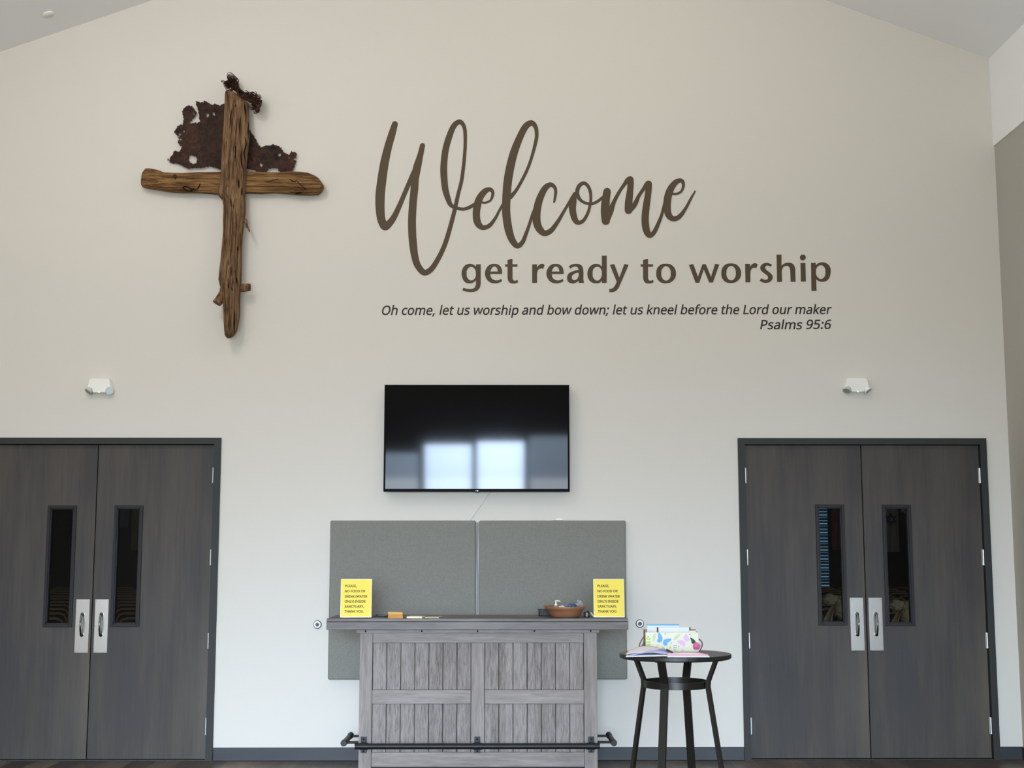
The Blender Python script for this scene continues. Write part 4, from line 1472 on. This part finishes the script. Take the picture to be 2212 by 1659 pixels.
m = MB()
m.use(M_PAPER)
sheet(m, [row(0, XA, XS, lambda f: .006 + .004 * f, yn), row(0, XA, XS, lambda f: .006 + .004 * f, yf_, sh=.03)], .004)
sheet(m, [row(0, XS, XE, lambda f: .006, yn), row(0, XS, XE, lambda f: .006, yf_, sh=-.02)], .005)
m.build('cover', gb)
m = MB()
m.use(M_LAV)
sheet(m, [row(0, XA + .02, XS, lambda f: .011 + .02 * math.sin(f * 2.6), yn + .004), row(0, XA + .02, XS, lambda f: .011 + .022 * math.sin(f * 2.6), yf_ - .004, sh=.03)], .006)
m.build('page_block', gb, label='lavender left page block')
m = MB()
m.use(M_PINK2)
sheet(m, [row(0, XS, XE - .006, lambda f: .014, yn + .004), row(0, XS, XE - .01, lambda f: .014, yf_ - .004, sh=-.02)], .009)
m.use(M_PINK)
sheet(m, [row(0, XS, XE - .03, lambda f: .0155, yn + .02), row(0, XS, XE - .03, lambda f: .0155, yf_ - .004, sh=-.02)], .001)
m.build('page_block', gb, label='pink right page block')
m = MB()
m.use(M_LILAC)
rows = []
for k in range(9):
    u = k / 8
    yy = yn + .008 + (yf_ - .012 - yn) * u
    rows.append([Vector((XA + .0 + (XS - XA - .012) * f + .03 * u, yy, zt + .016 + .03 * math.sin(math.pi * min(1, f * .98)) ** .9 * (.35 + .65 * u))) for f in [j / 14 for j in range(15)]])
sheet(m, rows, .001)
m.build('turning_page', gb, label='lifted lilac page')
m = MB()
pa, pb = T(1440, -3.05, .031), T(1453.5, -3.14, .022)
m.tube([pa, pa + (pb - pa) * .1, pa + (pb - pa) * .85, pb], [.003, .0055, .0055, .003], 12)
m.build('pen', m=M_PEN, label='dark pen lying on the spine of the open guest book', category='pen')

# decorated letter box with papers
YO = -2.83
so = FPX / (DIST + YO)
ox0, ox1 = PX(1394.7, YO, 1390), PX(1509, YO, 1390)
oz1 = PZ(1366.3, YO)
YO2 = YO + .11
ob = thing('letter_box', Vector(((ox0 + ox1) / 2, YO + .05, zt)), 'ivory letter box printed with butterflies and leaves, on the black table', 'letter box')
m = MB()
m.use(M_BOXW)
m.box(ox0, ox1, YO, YO + .006, zt, oz1, .001)


def opx(x, y):
    """crop pixel on the box front -> local x, z"""
    p = P(1340 + x / 10.05, 1330 + y / 10.05, YO)
    f = (p.x - ox0) / (ox1 - ox0)
    return p.x, p.z


NB = [0]


def blob(pts, mt, smooth=True):
    m.use(mt)
    pp = crom(pts, 5, True) if smooth else pts
    q = [opx(*p) for p in pp]
    NB[0] += 1
    m.prism(q, YO - .0006 - NB[0] * .00003, YO + .0005)


def leafshape(x0_, y0_, x1_, y1_, w, mt):
    dx, dy = x1_ - x0_, y1_ - y0_
    L_ = math.hypot(dx, dy)
    nx_, ny_ = -dy / L_ * w, dx / L_ * w
    blob([(x0_, y0_), (x0_ + dx * .3 + nx_, y0_ + dy * .3 + ny_), (x0_ + dx * .7 + nx_ * .9, y0_ + dy * .7 + ny_ * .9), (x1_, y1_), (x0_ + dx * .7 - nx_ * .9, y0_ + dy * .7 - ny_ * .9), (x0_ + dx * .3 - nx_, y0_ + dy * .3 - ny_)], mt)


# lime sprig
leafshape(603, 435, 603, 480, 20, PR['lime'])
for yy in (520, 590, 645):
    leafshape(602, yy, 560, yy - 35, 18, PR['lime'])
    leafshape(604, yy, 658, yy - 35, 18, PR['lime'])
leafshape(755, 372, 715, 560, 30, PR['sage'])
leafshape(1300, 392, 1150, 535, 28, PR['sage'])
blob([(830, 365), (880, 410), (915, 480), (900, 560), (850, 582), (805, 565), (800, 520), (825, 490), (815, 430)], PR['blue'])
blob([(1110, 500), (1075, 560), (1020, 590), (1025, 630), (985, 652), (940, 635), (925, 580), (950, 525), (1010, 500), (1060, 498)], PR['blue'])
blob([(1420, 392), (1470, 450), (1498, 530), (1450, 565), (1410, 545), (1370, 490), (1395, 440)], PR['orchid'])
blob([(1235, 555), (1290, 535), (1360, 540), (1405, 580), (1410, 630), (1375, 668), (1340, 635), (1300, 620)], PR['orchid'])
for k in range(6):
    a_ = k * math.pi / 3
    leafshape(1095, 425, 1095 + 55 * math.cos(a_), 425 + 42 * math.sin(a_), 11, PR['sand'])
    leafshape(810, 655, 810 + 55 * math.cos(a_ + .3), 655 + 42 * math.sin(a_ + .3), 8, PR['peach'])
leafshape(900, 668, 985, 775, 24, PR['mint'])
leafshape(1090, 655, 1072, 735, 18, PR['amber'])
for yy in (655, 700, 745, 785):
    leafshape(1190, yy - 15, 1145, yy + 6, 6, PR['grey'])
    leafshape(1190, yy - 15, 1235, yy + 6, 6, PR['grey'])
for (xx, yy) in ((1300, 775), (1345, 720), (1390, 735), (1375, 775)):
    leafshape(1345, 760, xx, yy, 13, PR['peach'])
for yy in (700, 765):
    leafshape(1490, yy, 1440, yy - 20, 11, PR['sand'])
    leafshape(1490, yy, 1540, yy - 20, 11, PR['sand'])
for (xx, yy) in ((975, 395), (1105, 595), (1268, 665), (1510, 405)):
    leafshape(xx - 16, yy, xx + 16, yy, 9, PR['grey'])
    leafshape(xx, yy - 16, xx, yy + 16, 9, PR['grey'])
m.build('front_panel', ob)
m = MB()
m.use(M_BOXS)
m.box(ox0, ox0 + .006, YO + .006, YO2, zt, oz1 + .012, .001).box(ox1 - .006, ox1, YO + .006, YO2, zt, oz1, .001)
m.box(ox0, ox1, YO2 - .006, YO2, zt, oz1 + .012, .001).box(ox0, ox1, YO, YO2, zt, zt + .004)
m.build('side_panel', ob, label='brown wooden sides')
for sgn, x_, pts in ((-1, ox0, [(505, 455), (470, 520), (420, 620), (420, 670), (460, 670), (500, 610), (520, 520)]), (1, ox1, [(1705, 505), (1760, 560), (1780, 630), (1750, 720), (1715, 775)])):
    m = MB()
    pp = crom([P(1340 + a_ / 10.05, 1330 + b_ / 10.05, YO + .04) for a_, b_ in pts], 6)
    m.tube([Vector(p) if not isinstance(p, Vector) else p for p in pp], .0035, 8)
    m.build('string_handle', ob, M_TAPE)
rc = P(1340 + 1655 / 10.05, 1330 + 660 / 10.05, YO - .008)
m = MB()
random.seed(9)
for k in range(22):
    a_ = k * 2.4
    r_ = .0012 + .0019 * k ** .62 * 1.3
    b2 = bmesh.new()
    bmesh.ops.create_uvsphere(b2, u_segments=10, v_segments=6, radius=1)
    for f in b2.faces:
        f.smooth = True
    m.merge(b2, Matrix.Translation(rc + Vector((r_ * math.cos(a_), .001 * k * .35 - .004, r_ * math.sin(a_)))) @ Matrix.Rotation(-a_, 4, 'Y') @ Matrix.Diagonal((.0055, .006, .0095, 1)))
m.build('rose', ob, M_ROSE, label='pink fabric rose')
m = MB()
lc = [(1515, 475), (1560, 490), (1600, 520), (1640, 570), (1620, 600), (1575, 610), (1545, 590), (1540, 545)]
m.prism([opx(*p) for p in crom(lc, 4, True)], YO - .003, YO - .0005)
m.build('rose_leaf', ob, M_LEAF, label='dark green leaf beside the rose')


def paper(px0, px1, py, y, th_, mt, name, lab, cat, edge=None, ends=None):
    a_, b_ = PX(px0, y, 1370), PX(px1, y, 1370)
    z_ = PZ(py, y)
    if edge or ends:
        t = thing(name, Vector(((a_ + b_) / 2, y, zt + .005)), lab, cat)
    m = MB()
    m.box(a_, b_, y, y + th_, zt + .0045, z_, .001)
    if not (edge or ends):
        return m.build(name, m=mt, label=lab, category=cat)
    m.build('body', t, mt)
    if edge:
        m = MB()
        m.box(a_ - .0005, b_ + .002, y - .001, y + th_ + .001, z_ - .006, z_ + .0006, .001)
        m.build('spine_edge', t, edge)
    if ends:
        for u in (a_, b_):
            m = MB()
            m.box(u - .0035, u + .0035, y - .001, y + th_ + .001, zt + .0045, z_ + .001, .001)
            m.build('end_strip', t, ends)


paper(1398, 1467, 1349, YO + .085, .008, M_PAPER, 'booklet', 'white booklet with cyan top edge in the letter box', 'booklet', edge=M_CYAN)
paper(1421, 1490.5, 1355.5, YO + .05, .006, M_PAPER, 'booklet', 'white booklet with black ends, foremost in the letter box', 'booklet', ends=M_BLACK)
paper(1488, 1503, 1362.5, YO + .03, .004, M_CREAM, 'card', 'small cream card at the right end of the letter box', 'card')

# ------------------------------------------------------------------ sanctuary behind the door glass
YE = 18.0
m = MB()
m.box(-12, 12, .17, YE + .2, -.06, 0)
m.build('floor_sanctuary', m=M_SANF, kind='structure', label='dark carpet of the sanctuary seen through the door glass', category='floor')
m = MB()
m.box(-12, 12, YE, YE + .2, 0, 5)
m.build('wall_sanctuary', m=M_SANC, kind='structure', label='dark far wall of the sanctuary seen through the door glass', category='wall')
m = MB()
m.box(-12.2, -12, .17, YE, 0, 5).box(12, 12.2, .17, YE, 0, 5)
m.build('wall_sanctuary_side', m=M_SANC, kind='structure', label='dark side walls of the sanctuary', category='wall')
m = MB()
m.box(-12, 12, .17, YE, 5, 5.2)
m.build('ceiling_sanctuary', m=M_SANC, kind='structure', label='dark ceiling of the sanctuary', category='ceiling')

CW = .52
ch0 = thing('sanctuary_chair', (0, 0, 0), '', 'chair', 'sanctuary chairs behind the door glass')
m = MB()
m.box(-.23, .23, -.25, .25, .4, .48, .025, 3)
m.build('seat', ch0, M_DSEAT)
m = MB()
m.prism([(-.235, .5), (.235, .5), (.235, .82), (.21, .865), (.16, .88), (-.16, .88), (-.21, .865), (-.235, .82)], -.29, -.24)
bk = m.build('backrest', ch0, M_DSEAT)
m = MB()
m.tube([(-.243, -.265, .55), (-.243, -.265, .82), (-.215, -.265, .872), (-.165, -.265, .89), (.165, -.265, .89), (.215, -.265, .872), (.243, -.265, .82), (.243, -.265, .55)], .016, 8)
m.build('top_trim', bk, M_DTRIM, label='tan piping')
for sx_ in (-.2, .2):
    for sy_ in (-.24, .22):
        m = MB()
        m.tube([(sx_, sy_, 0), (sx_, sy_, .41)], .014, 8)
        m.build('leg', ch0, M_DLEG)
LITES = [(97, 160), (242, 305), (1765, 1828), (1910, 1973)]
WORDS = ['left lite of left doors', 'right lite of left doors', 'left lite of right doors', 'right lite of right doors']
ORD = ['nearest', 'second', 'third', 'fourth', 'fifth', 'sixth', 'seventh', 'eighth', 'ninth', 'tenth', 'eleventh', 'twelfth']
first = True
near_spots = []
seen_spots = set()
for li, (la, lb) in enumerate(LITES):
    for rI in range(11):
        Y = 3.6 + rI * 1.12
        a_, b_ = PX(la + 14, Y, 1220), PX(lb - 14, Y, 1220)
        offx = (.18 * rI) % CW
        n0, n1 = math.floor((a_ - offx - .2) / CW + .5), math.floor((b_ - offx + .2) / CW + .5)
        spots = [n_ for n_ in range(n0, n1 + 1) if (rI, n_) not in seen_spots]
        for w_, n_ in enumerate(spots):
            seen_spots.add((rI, n_))
            x_ = offx + n_ * CW
            side = '' if len(spots) == 1 else (', left one' if w_ == 0 else ', right one' if w_ == len(spots) - 1 else ', middle one')
            lab = 'dark tan-piped chair, %s row seen through %s%s' % (ORD[rI], WORDS[li], side)
            if first:
                ch0.location = (x_, Y, 0)
                ch0['label'] = lab
                first = False
            else:
                dup(ch0, (x_, Y, 0), lab)
            if rI == 0:
                near_spots.append((li, x_, Y))
# pale organza sashes tied on near chairs
for (li, px, py, lab) in ((2, 1808, 1300, 'pale gauzy sash tied on a chair behind the left lite of the right doors'), (3, 1950, 1312, 'pale gauzy sash tied on a chair behind the right lite of the right doors')):
    Y = 3.27
    c = P(px, py, Y)
    m = MB()
    for sgn in (-1, 1):
        rows = []
        for k in range(12):
            u = k / 11
            wv = .03 + .16 * u
            rows.append([Vector((c.x + sgn * (.02 + .15 * u ** .8) + (f - .5) * wv, Y - .02 * math.sin(f * 9 + u * 3) - .03, c.z - .02 - .42 * u ** 1.3 + .012 * math.sin(f * 9))) for f in [q / 10 for q in range(11)]])
        sheet(m, rows, .003)
    for ox, oz, rx, rz, sd in ((-.075, .02, .085, .055, 1), (.075, .025, .085, .05, 4), (0, 0, .035, .04, 7), (.02, -.09, .06, .08, 9)):
        b2 = bmesh.new()
        bmesh.ops.create_icosphere(b2, subdivisions=4, radius=1)
        for v in b2.verts:
            n_ = noise.noise(Vector((v.co.x * 2.2, v.co.y * 2.2, v.co.z * 5 + sd)))
            v.co *= 1 + .35 * n_
            v.co = Vector((v.co.x * rx, v.co.y * .035, v.co.z * rz))
        for f in b2.faces:
            f.smooth = True
        m.merge(b2, Matrix.Translation((c.x + ox, Y - .045, c.z + oz)))
    m.build('chair_sash', m=M_SASH, label=lab, category='sash')


def cloth(px0, px1, py0, py1, Y, mt, name, lab, cat):
    a_, b_ = PX(px0, Y, (py0 + py1) / 2), PX(px1, Y, (py0 + py1) / 2)
    z1_, z0_ = PZ(py0, Y), PZ(py1, Y)
    m = MB()
    rows = [[Vector((a_ + (b_ - a_) * i / 16, Y + .02 * math.sin(i * 1.3), z1_ + (z0_ - z1_) * j / 4)) for i in range(17)] for j in range(5)]
    A = [[m.bm.verts.new(p) for p in r] for r in rows]
    B = [[m.bm.verts.new(p + Vector((0, .006, 0))) for p in r] for r in rows]
    for G in (A, B):
        for i in range(4):
            for j in range(16):
                m.face([G[i][j], G[i + 1][j], G[i + 1][j + 1], G[i][j + 1]], True)
    return m, a_, b_, z0_, z1_


YW = YE - .08
m, *_ = cloth(1796, 1836, 1085, 1188, YW, M_RED, '', '', '')
m.build('banner', m=M_RED, label='dark red banner on the far wall behind the left lite of right doors', category='banner')
m, *_ = cloth(284, 316, 1085, 1188, YW, M_OLIVE, '', '', '')
m.build('banner', m=M_OLIVE, label='olive yellow banner behind the right lite of the left doors', category='banner')
m, *_ = cloth(255, 277, 1085, 1140, YW, M_GRCL, '', '', '')
m.build('banner', m=M_GRCL, label='short grey green banner behind the right lite of the left doors', category='banner')
# flag with a blue hexagram
t = thing('flag', P(1927, 1192, YW), 'pale flag with blue six-pointed star behind the right lite of right doors', 'flag')
m, a_, b_, z0_, z1_ = cloth(1890, 1941, 1060, 1192, YW, M_FLAG, '', '', '')
m.build('flag_cloth', t, M_FLAG)
sc_ = P(1924, 1122, YW - .03)
rs_ = .145
m = MB()
for rot in (90, -90):
    o_ = [(sc_.x + rs_ * math.cos(math.radians(rot + 120 * k_)), sc_.z + rs_ * math.sin(math.radians(rot + 120 * k_))) for k_ in range(3)]
    i_ = [(sc_.x + rs_ * .66 * math.cos(math.radians(rot + 120 * k_)), sc_.z + rs_ * .66 * math.sin(math.radians(rot + 120 * k_))) for k_ in range(3)]
    for k_ in range(3):
        m.prism([o_[k_], o_[(k_ + 1) % 3], i_[(k_ + 1) % 3], i_[k_]], YW - .03 - (.001 if rot > 0 else 0), YW - .026)
m.build('star', t, M_STAR, label='blue six-pointed star')
# window with slatted blind on the far wall
t = thing('window_blind', P(1780, 1265, YW), 'pale blue slatted blind behind the left lite of the right doors', 'blind')
a_, b_ = PX(1752, YW, 1180), PX(1790, YW, 1180)
z1_, z0_ = PZ(1080, YW), PZ(1270, YW)
m = MB()
m.box(a_, b_, YW + .05, YW + .06, z0_, z1_)
m.build('daylit_pane', t, M_DAY)
m = MB()
k_ = 0
z_ = z0_
while z_ < z1_:
    h_ = .035 + .02 * ((k_ * 7) % 3) / 2
    m.prism([(YW, z_), (YW + .012, z_ + h_), (YW + .016, z_ + h_), (YW + .004, z_)], a_, b_, 'x')
    z_ += .062
    k_ += 1
m.build('slats', t, M_SLAT)
sm = P(1952, 1104, YW)
m = MB()
m.box(sm.x - .05, sm.x + .05, YW - .02, YE, sm.z - .02, sm.z + .06, .008)
m.lathe([(.03, 0), (.035, -.06), (.02, -.07), (.0001, -.07)], (sm.x + .02, YW - .02, sm.z - .02), 16, 'y')
m.build('security_camera', m=M_WHITE, label='small white wall camera high behind the right lite of right doors', category='camera')
